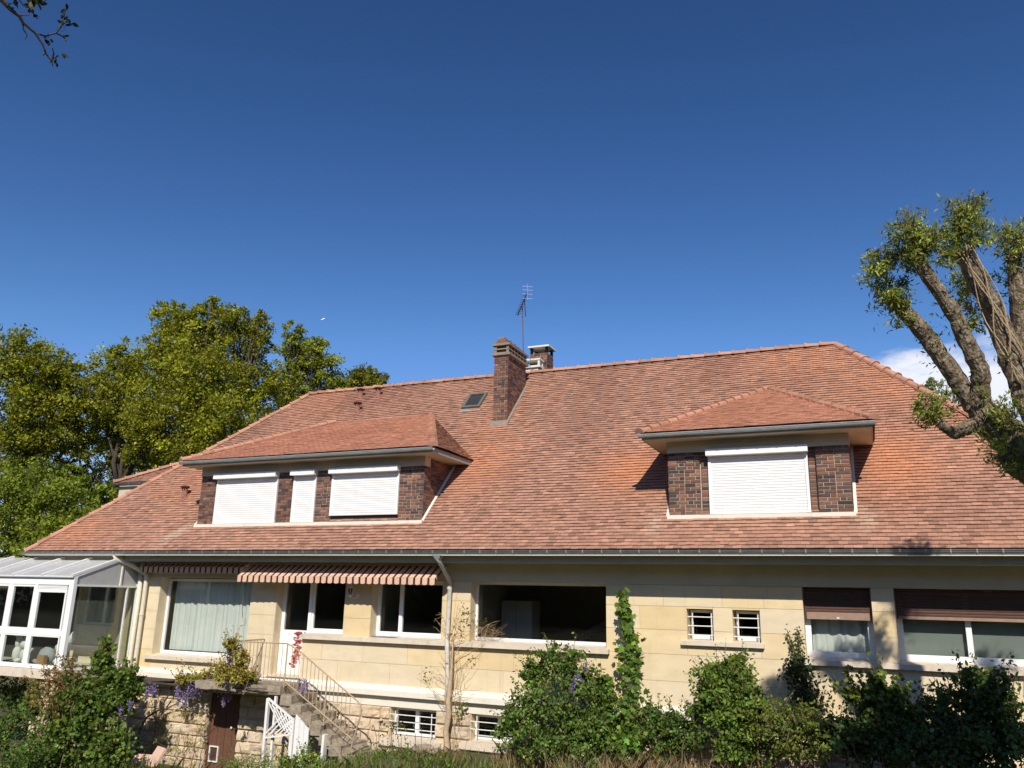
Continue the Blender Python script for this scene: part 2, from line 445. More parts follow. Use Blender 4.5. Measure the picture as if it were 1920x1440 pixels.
def clump_points(c, r, n_sub, n_leaf, sub=0.3, surf=0.45):
    """points of leaf clusters spread through an ellipsoid, denser near its surface"""
    c = np.array(c, float); r = np.array(r, float) * np.ones(3)
    d = RNG.normal(size=(n_sub, 3)); d /= np.linalg.norm(d, axis=1)[:, None]
    rad = RNG.random(n_sub) ** surf
    sc = c + d * rad[:, None] * r * (RNG.uniform(.8, 1.1, n_sub) + (RNG.random(n_sub) < .16) * RNG.uniform(.05, .35, n_sub))[:, None]
    sr = sub * r.mean() * RNG.uniform(.6, 1.3, n_sub)
    q = RNG.normal(size=(n_sub, n_leaf, 3)) * 0.5
    q[:, :, 2] *= .75
    pts = sc[:, None, :] + q * sr[:, None, None]
    tone = np.repeat(np.exp(RNG.normal(0, .24, n_sub)), n_leaf)
    return pts.reshape(-1, 3), tone

# ------------------------------------------------------------------ the ground
def sstep(t): t = min(1, max(0, t)); return t * t * (3 - 2 * t)
def gz(x, y):
    wz = -4.15 + 1.02 * sstep((x + 13.2) / 4.2)
    t = sstep((-y - 4.0) / 12.5)
    if y > 6: wz = wz + (-1.9 - wz) * sstep((y - 6) / 5)
    return wz + (-1.75 - wz) * t
xs = np.concatenate([np.linspace(-900, -45, 12), np.linspace(-40, -22, 10), np.linspace(-21, 6, 82), np.linspace(8, 40, 12), np.linspace(60, 900, 10)])
ys = np.concatenate([np.linspace(-900, -60, 10), np.linspace(-50, -18, 10), np.linspace(-17, 0, 52), np.linspace(1, 14, 14), np.linspace(20, 60, 6), np.linspace(100, 1200, 8)])
gm = MB()
for y in ys:
    for x in xs:
        gm.v.append((x, y, gz(x, y) + (.05 * math.sin(x * 2.1 + y) * math.cos(y * 1.7) if -25 < x < 10 and -17 < y < 0 else 0)))
nx = len(xs)
for j in range(len(ys) - 1):
    for i in range(nx - 1):
        a = j * nx + i; gm.f.append((a, a + 1, a + nx + 1, a + nx)); gm.c.append(None)
gr = gm.build('ground', MAT['earth'], smooth=True); gr['kind'] = 'structure'

# ------------------------------------------------------------------ THE HOUSE
house = empty('house', (-8.4, 4.4, -3.2), 'long cream stone house with red tiled hip roof and two dormers', 'house')
YE, ZE, YR, ZR = -0.85, 0.98, 4.4, 6.37
XL, XRi = -21.75, 4.84            # eave ends
RXL, RXR = -16.55, -0.41          # ridge ends
HEAD = 0.345

# --- main storey wall with openings (x0, x1, z0, z1)
OPEN = {'w1': (-17.43, -14.35, -1.62, HEAD), 'door': (-13.54, -12.66, -1.88, HEAD), 'wa': (-12.66, -11.53, -0.98, HEAD),
        'wb': (-10.78, -8.92, -0.98, HEAD), 'wp': (-8.21, -5.10, -0.98, HEAD), 's1': (-3.45, -2.94, -0.70, -0.11),
        's2': (-2.57, -2.06, -0.70, -0.11), 'w3': (-1.27, -0.09, -0.98, HEAD), 'w4': (0.29, 2.95, -0.98, HEAD),
        'wc': (-20.4, -18.95, -0.95, 0.22)}
WX0, WX1 = -21.1, 4.2
BZ = -2.0
OPENB = {'b1': (-10.10, -8.95, -3.0, -2.38), 'b2': (-8.10, -6.95, -2.92, -2.38), 'cd': (-15.30, -14.33, -4.6, -2.40)}
def holes_core(m, openings, x0, x1, z0, z1, y0, y1):
    xsb = sorted({x0, x1} | {o[0] for o in openings} | {o[1] for o in openings})
    for a, b in zip(xsb[:-1], xsb[1:]):
        mid = (a + b) / 2
        cuts = sorted([(max(z0, o[2]), min(z1, o[3])) for o in openings if o[0] < mid < o[1]])
        z = z0
        for c0, c1 in cuts:
            if c0 - z > .005: m.box(a, b, y0, y1, z, c0)
            z = c1
        if z1 - z > .005: m.box(a, b, y0, y1, z, z1)
wm = MB()
holes_core(wm, list(OPEN.values()), WX0, WX1, BZ, HEAD, .014, .34)
holes_core(wm, list(OPENB.values()), WX0, WX1, -4.9, BZ, .014, .34)
wm.box(WX0, WX0 + .3, .34, 8.8, -4.9, .95); wm.box(WX1 - .3, WX1, .34, 8.8, -4.9, .95)
wm.box(WX0, WX1, 8.8, 9.1, -4.9, .95)
wm.box(WX0, WX1, .02, .34, HEAD, .95)
wall = wm.build('wall', MAT['stone_core'], house)

STONES = [(.66, .545, .355), (.67, .56, .375), (.665, .535, .33), (.65, .55, .375), (.675, .54, .325), (.655, .555, .39), (.68, .57, .39), (.65, .51, .29)]
unit_block = MB()
b_ = .006       # eased edges
unit_block.box(-.5, .5, 0, 1, -.5, .5)
UB = unit_block.mesh('stone_block', MAT['stone'])
def stone_block(x0, x1, z0, z1, y0=0.0, y1=.02):
    g = .003
    m4 = Matrix.Translation(((x0 + x1) / 2, y0 + random.uniform(-.0015, .0015), (z0 + z1) / 2)) @ Matrix.Diagonal((x1 - x0 - 2 * g, y1 - y0, z1 - z0 - 2 * g, 1))
    o = wrap(m4, 'stone_block', UB, wall, color=random.choice(STONES))
COURSES = [HEAD, -.07, -.52, -.98, -1.48, BZ]
def intervals(x0, x1, cuts):
    res = []; x = x0
    for a, b in sorted(cuts):
        if a > x + .02: res.append((x, min(a, x1)))
        x = max(x, b)
    if x < x1 - .02: res.append((x, x1))
    return res
for ci in range(len(COURSES) - 1):
    zt, zb = COURSES[ci], COURSES[ci + 1]
    ov = [o for o in OPEN.values() if o[2] < zt - .01 and o[3] > zb + .01]
    for (a, b) in intervals(WX0, WX1, [(o[0], o[1]) for o in ov]):
        x = a; first = True
        while x < b - .01:
            ln = random.uniform(.75, 1.45)
            if first and ci % 2: ln *= .6
            first = False
            e = x + ln
            if b - e < .35: e = b
            stone_block(x, e, zb, zt); x = e
    for o in ov:
        if o[2] > zb + .02: stone_block(o[0], o[1], zb, min(o[2], zt))
        if o[3] < zt - .02: stone_block(o[0], o[1], max(o[3], zb), zt)

# --- rock-faced basement blocks
def rock_mesh(k):
    m = MB(); rng = np.random.default_rng(100 + k)
    gx = np.array([-.5, -.46, -.22, .02, .25, .46, .5]); gzz = np.array([-.5, -.40, -.12, .16, .40, .5]); nxg, nzg = 6, 5
    gx[2:5] += rng.uniform(-.06, .06, 3); gzz[2:4] += rng.uniform(-.06, .06, 2)
    H = -.045 + rng.uniform(-.016, .012, (nzg + 1, nxg + 1))
    H[2:4, 2:5] += rng.uniform(-.022, .014, (2, 3))
    H[0, :] = H[-1, :] = -.002; H[:, 0] = H[:, -1] = -.002
    for j in range(nzg + 1):
        for i in range(nxg + 1):
            m.v.append((gx[i], H[j, i], gzz[j]))
    for j in range(nzg):
        for i in range(nxg):
            a = j * (nxg + 1) + i
            m.f.append((a, a + 1, a + nxg + 2, a + nxg + 1)); m.c.append(None)
    return m.mesh('rock_faced_block', MAT['rough_stone'])
RB = [rock_mesh(k) for k in range(7)]
def rock_block(x0, x1, z0, z1, yf=.012, proud=1.0):
    g = .009
    m4 = Matrix.Translation(((x0 + x1) / 2, yf, (z0 + z1) / 2)) @ Matrix.Diagonal((x1 - x0 - 2 * g, proud, z1 - z0 - 2 * g, 1))
    c = random.choice([(.58, .47, .33), (.54, .43, .30), (.60, .50, .37), (.50, .41, .30), (.56, .44, .29)])
    wrap(m4, 'rock_faced_block', random.choice(RB), wall, color=c)
z = -2.38; row = 0
while z > -4.4:
    zb = z - .265
    ov = [o for o in OPENB.values() if o[2] < z - .02 and o[3] > zb + .02]
    for (a, b) in intervals(-18.1, 3.4 if z > -3.2 else -9.0, [(o[0], o[1]) for o in ov]):
        x = a; first = True
        while x < b - .01:
            e = x + random.uniform(.38, .85) * (.6 if first and row % 2 else 1); first = False
            if b - e < .2: e = b
            if x < -6.2 or row < 3: rock_block(x, e, zb, z, proud=random.uniform(.8, 1.5))
            x = e
    z = zb; row += 1
# smooth lintel course between the band and the rock-faced blocks
lb = MB()
for (a, b) in ((-18.1, -15.32), (-14.31, 3.5)): lb.box(a, b, -.012, .013, -2.375, -2.15)
lb.build('lintel_course', MAT['band'], house)
lp = MB(); lp.box(-10.9, 3.5, -.05, .013, -3.6, -3.16); lp.build('lower_plinth', MAT['cream'], house)

# --- string band and sills
def prism_x(m, prof, x0, x1):
    n = len(prof); i = len(m.v)
    m.v += [(x0, p[0], p[1]) for p in prof] + [(x1, p[0], p[1]) for p in prof]
    m.f.append(tuple(i + k for k in range(n))); m.f.append(tuple(i + n + k for k in range(n))[::-1]); m.c += [None, None]
    for k in range(n):
        q = (k + 1) % n; m.f.append((i + k, i + n + k, i + n + q, i + q)); m.c.append(None)
    return m
band = prism_x(MB(), [(.012, -2.15), (-.13, -2.15), (-.13, -2.035), (-.004, -1.93), (.012, -1.93)], -18.15, 4.1)
band.build('string_band', MAT['band'], house)
def sill(x0, x1, ztop, depth=.12, th=.10, back=.26):
    prism_x(MB(), [(back, ztop - th), (-depth, ztop - th), (-depth, ztop - .012), (back, ztop + .03)], x0, x1).build('window_sill', MAT['sill'], house)
sill(-12.66, -5.03, -.93)
sill(-17.6, -14.2, -1.615)
sill(-3.56, -2.0, -.705, .09, .085)
sill(-1.39, 3.1, -.94)
sill(-10.3, -8.75, -3.0, .13, .16); sill(-8.3, -6.8, -2.93, .13, .14)
prism_x(MB(), [(.26, -.885), (.03, -.90), (.03, -.915), (.26, -.905)], -10.76, -10.1).build('metal_sill', MAT['aluminium'], house)

# --- interior shell
rm = MB()
rm.box(-21, 4.1, 5.0, 5.1, -2.0, .95); rm.box(-21, 4.1, .34, 5.0, .96, 1.0)
rm.build('inner_wall', MAT['room'], house)
B(-20.8, 3.9, .34, 5.0, -2.12, -2.0).build('inner_floor', MAT['floor'], house)
pt = MB()
for x in (-18.3, -13.9, -11.15, -8.6, -4.6, -1.6, .1): pt.box(x - .05, x + .05, .34, 5.0, -2.0, .95)
pt.build('partition_walls', MAT['room'], house)
bi = MB(); bi.box(-18.0, 3.9, 1.6, 1.7, -4.6, -2.12); bi.build('cellar_wall', MAT['dark'], house)

# --- windows
def window(x0, x1, z0, z1, y, splits=(), fw=.07, bottom=.09, mat='white', name='window', glassm='glass', sashes=True):
    """outer frame (the window part) > sash frames and panes"""
    w = frame_mesh(x0, x1, z0, z1, y, y + .06, fw, bottom)
    xsp = [x0 + fw] + [s for s in splits] + [x1 - fw]
    for s in splits: w.box(s - .045, s + .045, y - .004, y + .064, z0 + bottom, z1 - fw)
    wo = w.build(name, MAT[mat], house)
    for a, b in zip(xsp[:-1], xsp[1:]):
        a2 = a + (.045 if a in splits else 0); b2 = b - (.045 if b in splits else 0)
        B(a2, b2, y + .028, y + .034, z0 + bottom, z1 - fw).build('pane', MAT[glassm], wo)
    return wo
window(-17.43, -14.35, -1.585, .32, .28, (), .065, .075)
window(-12.655, -11.53, -.90, HEAD, .272, (), .06, .10)
window(-10.78, -8.92, -.90, HEAD, .272, (-10.14,), .08, .10)
window(-8.21, -5.10, -.90, HEAD, .28, (), .05, .07, mat='white_old')
window(-3.43, -2.96, -.69, -.13, .27, (), .05, .09)
window(-2.55, -2.08, -.69, -.13, .27, (), .05, .09)
window(-1.27, -.09, -.91, HEAD, .26, (), .10, .10)
window(.29, 2.95, -.91, HEAD, .26, (1.44,), .11, .11)
window(-10.09, -8.96, -2.99, -2.39, .20, (-9.52,), .06, .08)
window(-8.09, -6.96, -2.90, -2.39, .20, (-7.52,), .06, .08)
window(-20.4, -18.95, -.95, .22, .26, (-19.65,), .05, .06)

# --- door with peeling red paint
dm = frame_mesh(-13.54, -12.665, -1.88, HEAD, .262, .325, .085, .06)
dm.box(-13.455, -12.75, .27, .315, -1.82, -.86)
door = dm.build('front_door', MAT['white'], house)
B(-13.455, -12.75, .285, .295, -.86, .26).build('pane', MAT['glass'], door)
rp_ = MB()
def blob(cx, cz, rx, rz, n=18):
    pts = [(cx + rx * math.cos(2 * math.pi * k / n) * random.uniform(.55, 1.2), .2665, cz + rz * math.sin(2 * math.pi * k / n) * random.uniform(.5, 1.25)) for k in range(n)]
    rp_.face(pts[::-1])
for i in range(15):
    t = i / 14
    zc = -.93 - .78 * t
    cx = -13.0 + .05 * math.sin(i * 2.3) - (.10 * max(0, t - .55) / .45)
    blob(cx, zc, random.uniform(.11, .20) * (1 - .5 * t), random.uniform(.022, .046))
    if i % 2: blob(cx + random.uniform(-.12, .14), zc + .02, .03, .02)
for i in range(26):
    blob(-13.0 + random.gauss(0, .12), random.uniform(-1.75, -.9), random.uniform(.008, .03), random.uniform(.008, .022), 9)
for k in range(8):
    x = -13.02 + random.uniform(-.09, .1); z0_ = random.uniform(-1.5, -1.2)
    rp_.face([(x, .2663, z0_), (x + .012, .2663, z0_ - .02), (x + .008, .2663, z0_ - random.uniform(.1, .28)), (x - .006, .2663, z0_ - .1)])
rp_.build('peeling_paint', MAT['red_paint'], door)
B(-12.79, -12.77, .20, .262, -.95, -.93).build('handle', MAT['aluminium'], door)
# threshold
B(-13.6, -12.6, -.04, .26, -2.0, -1.885).build('door_step', MAT['sill'], house)

# --- cellar door: vertical boards, cat flap, knob
cdm = frame_mesh(-15.3, -14.33, -4.3, -2.40, .06, .12, .05)
cdo = cdm.build('cellar_door', MAT['door_wood'], house)
xb = -15.25
while xb < -14.39:
    e = min(xb + .115, -14.38)
    B(xb + .003, e - .003, .075 + random.uniform(-.004, .004), .105, -4.3, -2.45).build('board', MAT['door_wood'], cdo); xb = e
frame_mesh(-15.19, -14.91, -3.98, -3.62, .035, .074, .025).build('cat_flap', MAT['white_old'], cdo)
B(-15.165, -14.935, .05, .06, -3.955, -3.645).build('cat_flap_pane', MAT['glass'], cdo)
kn = MB()
for k in range(5): pass
kn.tube([(-14.56, .075, -3.17), (-14.56, .05, -3.17), (-14.56, .02, -3.17), (-14.56, .012, -3.17)], [.012, .012, .03, .018], 10)
kn.build('knob', MAT['cream_pipe'], cdo)

# --- window grilles
def grille(x0, x1, z0, z1, y, bars, posts):
    g = MB().tube([(x0, y - .012, bars[0]), (x1, y - .012, bars[0])], .011, 6).build('window_grille', MAT['white_old'], house)
    for p in posts: MB().tube([(p, y, z0), (p, y, z1)], .011, 6).build('grille_post', MAT['white_old'], g)
    for bz in bars[1:]: MB().tube([(x0, y - .012, bz), (x1, y - .012, bz)], .011, 6).build('grille_bar', MAT['white_old'], g)
for (a, b) in ((-3.45, -2.94), (-2.57, -2.06)):
    grille(a + .0, b - .0, -.70, -.16, .10, (-.26, -.43, -.60), (a + .09, b - .05))
grille(-10.13, -8.93, -3.0, -2.46, .02, (-2.53, -2.67, -2.81), (-9.98, -9.06))
grille(-8.12, -6.93, -2.95, -2.42, .02, (-2.53, -2.68), (-7.97, -7.05))

# --- shutters
SL = MB(); SL.hexa([(-.5, .2, 0), (.5, .2, 0), (.5, 1, 0), (-.5, 1, 0), (-.5, .2, 1), (.5, .2, 1), (.5, 1, 1), (-.5, 1, 1)])
slm = MB()
prof = [(.9, 0), (.25, .0), (0, .25), (0, .72), (.25, .94), (.9, .94)]
prism_x(slm, prof, -.5, .5)
SLAT_W = slm.mesh('slat', MAT['shutter']); SLAT_B = slm.mesh('slat', MAT['brown_shutter'])
def shutter(x0, x1, ztop, zbot, y, mat, smesh, pitch=.055, box=None, rails=True, bar=None):
    m = MB()
    if rails:
        m.box(x0, x0 + .055, y - .02, y + .04, zbot, ztop); m.box(x1 - .055, x1, y - .02, y + .04, zbot, ztop)
    if box: m.box(x0 - .02, x1 + .02, y - .16, y + .05, ztop, ztop + box)
    if not m.v: m.box(x0, x0 + .03, y - .01, y + .03, zbot, ztop); m.box(x1 - .03, x1, y - .01, y + .03, zbot, ztop)
    so_ = m.build('roller_shutter', MAT[mat], house)
    zz = zbot
    xa, xb_ = (x0 + .055, x1 - .055) if rails else (x0 + .03, x1 - .03)
    lo = zbot + (bar[0] if bar else 0)
    zz = lo
    while zz < ztop - .004:
        h = min(pitch, ztop - zz)
        wrap(Matrix.Translation(((xa + xb_) / 2, y, zz)) @ Matrix.Diagonal((xb_ - xa, .022, h, 1)), 'slat', smesh, so_)
        zz += pitch
    if bar: B(xa, xb_, y - .012, y + .03, zbot, lo - .002).build('bottom_bar', MAT[bar[1]], so_)
    return so_
s3 = shutter(-1.25, -.11, HEAD - .005, -.235, .13, 'brown_shutter', SLAT_B, .05, None, False, (.13, 'brown_bar'))
B(-.70, -.655, .112, .1175, -.215, -.195).build('lock_plate', MAT['white'], s3)
shutter(.31, 2.93, HEAD - .005, -.19, .13, 'brown_shutter', SLAT_B, .05, None, False, (.055, 'brown_bar'))

# --- cornice: lintel band, soffit, ledge, fascia, gutter
B(WX0, WX1, -.02, .019, HEAD, .76).build('lintel', MAT['cream'], house)
B(XL + .1, XRi - .1, -.62, -.021, .745, .77).build('soffit', MAT['cream'], house)
B(XL + .08, XRi - .08, -.66, -.62, .728, .865).build('fascia', MAT['fascia'], house)
B(XL + .05, XRi - .05, -.915, -.62, .868, .882).build('eave_ledge', MAT['band'], house)
def gutter(x0, x1, yc, zc, r, name='gutter', brackets=.38, parent=None, mat='zinc'):
    m = MB(); n = 9
    prof = [(yc - r * math.cos(a), zc - r * math.sin(a)) for a in np.linspace(0, math.pi, n)]
    prof2 = [(yc - (r - .006) * math.cos(a), zc - (r - .006) * math.sin(a)) for a in np.linspace(math.pi, 0, n)]
    prism_x(m, prof + prof2, x0, x1)
    m.tube([(x0, yc - r, zc + .004), (x1, yc - r, zc + .004)], .011, 6)
    g = m.build(name, MAT[mat], parent or house)
    k = int((x1 - x0) / brackets)
    bm = MB()
    pts = [(0, -(r + .004) * math.cos(a), -(r + .004) * math.sin(a)) for a in np.linspace(-.25, math.pi, 8)]
    for a, b in zip(pts[:-1], pts[1:]):
        bm.hexa([(-.012, a[1], a[2]), (.012, a[1], a[2]), (.012, b[1], b[2]), (-.012, b[1], b[2]),
                 (-.012, a[1] * 1.06, a[2] * 1.06), (.012, a[1] * 1.06, a[2] * 1.06), (.012, b[1] * 1.06, b[2] * 1.06), (-.012, b[1] * 1.06, b[2] * 1.06)])
    me = bm.mesh('gutter_bracket', MAT['zinc_dull'])
    for i in range(k):
        x = x0 + (i + .5) * (x1 - x0) / k + random.uniform(-.02, .02)
        wrap(Matrix.Translation((x, yc, zc)), 'gutter_bracket', me, g)
    return g
gutter(XL - .12, XRi, -.875, .955, .075)

# --- downpipes
def pipe(pts, r, mat, collars=(), name='downpipe'):
    m = MB(); m.tube(pts, r, 12)
    p = m.build(name, MAT[mat], house, smooth=True)
    for c in collars:
        q = MB(); q.tube([(c[0], c[1], c[2] - .025), (c[0], c[1], c[2] + .025)], r * 1.22, 12); q.build('collar', MAT[mat], p)
pipe([(-8.60, -.86, .88), (-8.60, -.86, .80), (-8.61, -.74, .72), (-8.66, -.22, .40), (-8.67, -.13, .30), (-8.68, -.12, -.2), (-8.69, -.13, -.90), (-8.66, -.17, -1.0), (-8.60, -.17, -1.9), (-8.57, -.17, -2.2)], .05, 'grey_pipe', [(-8.69, -.13, -.75), (-8.68, -.12, .2)])
hm = MB(); hm.hexa([(-8.64, -.90, .78), (-8.56, -.90, .78), (-8.56, -.82, .78), (-8.64, -.82, .78), (-8.70, -.94, .875), (-8.50, -.94, .875), (-8.50, -.78, .875), (-8.70, -.78, .875)])
hm.build('hopper', MAT['zinc_dull'], house)
pipe([(-18.28, -.86, .88), (-18.26, -.84, .80), (-18.05, -.45, .62), (-17.86, -.14, .42), (-17.84, -.12, .32), (-17.84, -.12, -1.8), (-17.84, -.14, -4.0)], .055, 'cream_pipe', [(-17.84, -.12, -.62)])
pipe([(-18.06, -.10, .72), (-18.06, -.10, -1.8), (-18.06, -.16, -2.2), (-18.06, -.16, -4.0)], .06, 'cream_pipe', [(-18.06, -.10, -1.85)])

# --- roof planes
roof_m = MB()
dz = -.03
roof_m.face([(XL, YE, ZE + dz), (XRi, YE, ZE + dz), (RXR, YR, ZR + dz), (RXL, YR, ZR + dz)])
YB = 2 * YR - YE
roof_m.face([(XRi, YB, ZE + dz), (XL, YB, ZE + dz), (RXL, YR, ZR + dz), (RXR, YR, ZR + dz)])
roof_m.face([(XL, YB, ZE + dz), (XL, YE, ZE + dz), (RXL, YR, ZR + dz)])
roof_m.face([(XRi, YE, ZE + dz), (XRi, YB, ZE + dz), (RXR, YR, ZR + dz)])
roof = roof_m.build('roof', MAT['underlay'], house)

def clip(poly, half):
    a, b, c = half; res = []
    for i in range(len(poly)):
        p, q = poly[i], poly[(i + 1) % len(poly)]
        dp = a * p[0] + b * p[1] + c; dq = a * q[0] + b * q[1] + c
        if dp >= 0: res.append(p)
        if (dp >= 0) != (dq >= 0):
            t = dp / (dp - dq); res.append((p[0] + t * (q[0] - p[0]), p[1] + t * (q[1] - p[1])))
    return res
def halves(poly):
    hs_ = []
    n = len(poly)
    for i in range(n):
        (x0, y0), (x1, y1) = poly[i], poly[(i + 1) % n]
        hs_.append((-(y1 - y0), x1 - x0, -(x0 * -(y1 - y0) + y0 * (x1 - x0))))
    return hs_
def tile_plane(O, U, V, poly, colfn, w=.16, e=.10, lift=.034, thick=.023, single=None, mb=None, jit=1.0, skip=None):
    """flat tiles in lapped courses over the convex polygon poly (u, v), counter-clockwise"""
    O = np.array(O, float); U = np.array(U, float); V = np.array(V, float); Nn = np.cross(U, V)
    hs_ = halves(poly); vmax = max(p[1] for p in poly)
    mb = mb or MB()
    rows = int(vmax / e) + 1
    for r in range(rows):
        v0 = r * e; v1 = v0 + e * 1.08
        strip = [p for p in poly]
        strip = clip(clip(strip, (0, 1, -v0)), (0, -1, v0 + e))
        if len(strip) < 3: continue
        ua = min(p[0] for p in strip); ub = max(p[0] for p in strip)
        off = (r % 2) * w * .5 + random.uniform(-.02, .02)
        k0 = int(math.floor((ua - off) / w)); k1 = int(math.floor((ub - off) / w))
        for k in range(k0, k1 + 1):
            u0 = off + k * w; u1 = u0 + w
            if skip and skip((u0 + u1) / 2, v0 + e / 2): continue
            dv = random.uniform(-.006, .004) * jit; dh = random.uniform(-.003, .005) * jit
            pc = O + U * u0 + V * v0; dh += .03 * (lowfreq(pc[0] * .6 + 7, pc[1] * .6) - .5)
            tl = random.uniform(-.002, .002) * jit
            rect = [(u0 + .0015, v0 + dv), (u1 - .0015, v0 + dv + tl), (u1 - .0015, v1), (u0 + .0015, v1)]
            inside = all(a * p[0] + b * p[1] + c >= 0 for (a, b, c) in hs_ for p in rect)
            q = rect
            if not inside:
                for h in hs_:
                    q = clip(q, h)
                    if len(q) < 3: break
                if len(q) < 3: continue
            col = colfn(O + U * (u0 + u1) / 2 + V * (v0 + e / 2), r)
            if single and inside and single(O + U * (u0 + u1) / 2 + V * v0, r):
                single_tiles.append((O + U * (u0 + u1) / 2 + V * (v0 + dv) + Nn * dh, col)); continue
            top = [O + U * p[0] + V * p[1] + Nn * (lift + dh - (lift - .010) * (p[1] - v0) / (e * 1.08)) for p in q]
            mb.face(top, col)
            # the butt edge and the two cheeks, coloured darker for dirt and painted course shadow
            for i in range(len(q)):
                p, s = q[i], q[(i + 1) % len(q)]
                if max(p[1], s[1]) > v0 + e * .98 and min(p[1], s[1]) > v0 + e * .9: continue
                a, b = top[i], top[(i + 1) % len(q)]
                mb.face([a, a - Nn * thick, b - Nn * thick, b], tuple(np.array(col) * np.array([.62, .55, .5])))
    return mb
LOW = RNG.random((24, 60))
def lowfreq(x, y):
    x = x / 1.6 + 30; y = y / 1.0 + 8
    i, j = int(x), int(y); fx, fy = x - i, y - j
    fx = fx * fx * (3 - 2 * fx); fy = fy * fy * (3 - 2 * fy)
    g = lambda a, b: LOW[b % 24, a % 60]
    return (g(i, j) * (1 - fx) + g(i + 1, j) * fx) * (1 - fy) + (g(i, j + 1) * (1 - fx) + g(i + 1, j + 1) * fx) * fy
def gauss(p, c, s): return math.exp(-sum(((a - b) / t) ** 2 for a, b, t in zip(p, c, s)))
PINK = np.array([.405, .220, .150]); DARK = np.array([.25, .125, .092]); ORANGE = np.array([.60, .25, .12]); PALE = np.array([.56, .44, .32])
def roof_col(P, r):
    x, y = P[0], P[1]
    n = lowfreq(x, y)
    c = PINK * (1 - .15 * n) 
    t = random.random()
    if t < .22: c = c * random.uniform(.70, .88)
    elif t > .84: c = c * random.uniform(1.06, 1.24)
    c = c * (1 + random.gauss(0, .06))
    dk = max(0, n - .62) * 2.2 * random.random()
    c = c * (1 - min(.5, dk)) + DARK * min(.5, dk)
    o = 0
    for (cx, cy, sx, sy, amp) in ((-4.7, .95, .9, .55, 1.0), (.6, .9, .75, .8, 1.0), (-8.6, 1.35, .9, .8, .7), (-9.0, 2.35, .5, .5, .5),
                                 (-17.9, 1.2, 1.3, .8, .4), (-20.5, -.3, 1.2, .5, .6), (-15.7, 4.0, 1.0, 1.0, .45), (.9, 3.0, 1.5, .9, .6), (-1.0, 4.0, 1.8, .9, .5), (2.2, 1.6, 1.6, .8, .35)):
        o = max(o, amp * gauss((x, y), (cx, cy), (sx, sy)))
    o = min(1, o * random.uniform(.75, 1.15))
    c = c * (1 - .75 * o) + ORANGE * random.uniform(.88, 1.05) * .75 * o
    pl = max(gauss((x - (y + .2) * .9, y), (-16.5, -.42), (.22, .30)), .8 * gauss((x, y), (-3.95, -.35), (.14, .28)), .75 * gauss((x, y), (-.05, -.30), (.16, .22)))
    pl = min(1, pl) * random.uniform(.7, 1)
    c = c * (1 - .7 * pl) + PALE * .7 * pl
    return tuple(np.clip(c, .02, .8))
single_tiles = []
dv_ = np.array([0, YR - YE, ZR - ZE]); SLEN = np.linalg.norm(dv_); VF = dv_ / SLEN
def single_sel(P, r):
    return r < 6 and -5.15 < P[0] < 2.62
def in_dormer(u, v):
    x = XL + u; y = YE + VF[1] * v
    return (-16.0 < x < -9.7 or -3.5 < x < -.45) and .2 < y < 1.5
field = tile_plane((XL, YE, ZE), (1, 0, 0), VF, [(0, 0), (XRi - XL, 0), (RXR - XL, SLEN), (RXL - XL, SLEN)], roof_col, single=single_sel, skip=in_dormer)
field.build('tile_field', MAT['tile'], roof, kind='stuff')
tm = MB()
w2 = .0785
lift, thick, e = .034, .023, .108
tm.hexa([(-w2, 0, lift - thick), (w2, 0, lift - thick), (w2, e, -.004), (-w2, e, -.004), (-w2, 0, lift), (w2, 0, lift), (w2, e, .010), (-w2, e, .010)])
TILE = tm.mesh('roof_tile', MAT['tile_obj'])
NF = np.cross([1, 0, 0], VF)
for P, c in single_tiles:
    m4 = Matrix(((1, VF[0], NF[0], P[0]), (0, VF[1], NF[1], P[1]), (0, VF[2], NF[2], P[2]), (0, 0, 0, 1)))
    wrap(m4, 'roof_tile', TILE, roof, color=c)
# hip ends and back slope: same tiles, coarser
hv = np.array([RXL - XL, 0, ZR - ZE]); hl = np.linalg.norm(hv); hv = hv / hl
sidef = MB()
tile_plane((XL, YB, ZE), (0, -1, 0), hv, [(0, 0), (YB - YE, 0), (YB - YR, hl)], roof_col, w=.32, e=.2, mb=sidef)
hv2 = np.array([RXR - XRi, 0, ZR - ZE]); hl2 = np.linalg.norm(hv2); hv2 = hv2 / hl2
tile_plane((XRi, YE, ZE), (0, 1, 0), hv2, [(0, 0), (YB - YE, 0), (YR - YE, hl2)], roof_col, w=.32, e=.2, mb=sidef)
sidef.build('hip_tile_field', MAT['tile'], roof, kind='stuff')

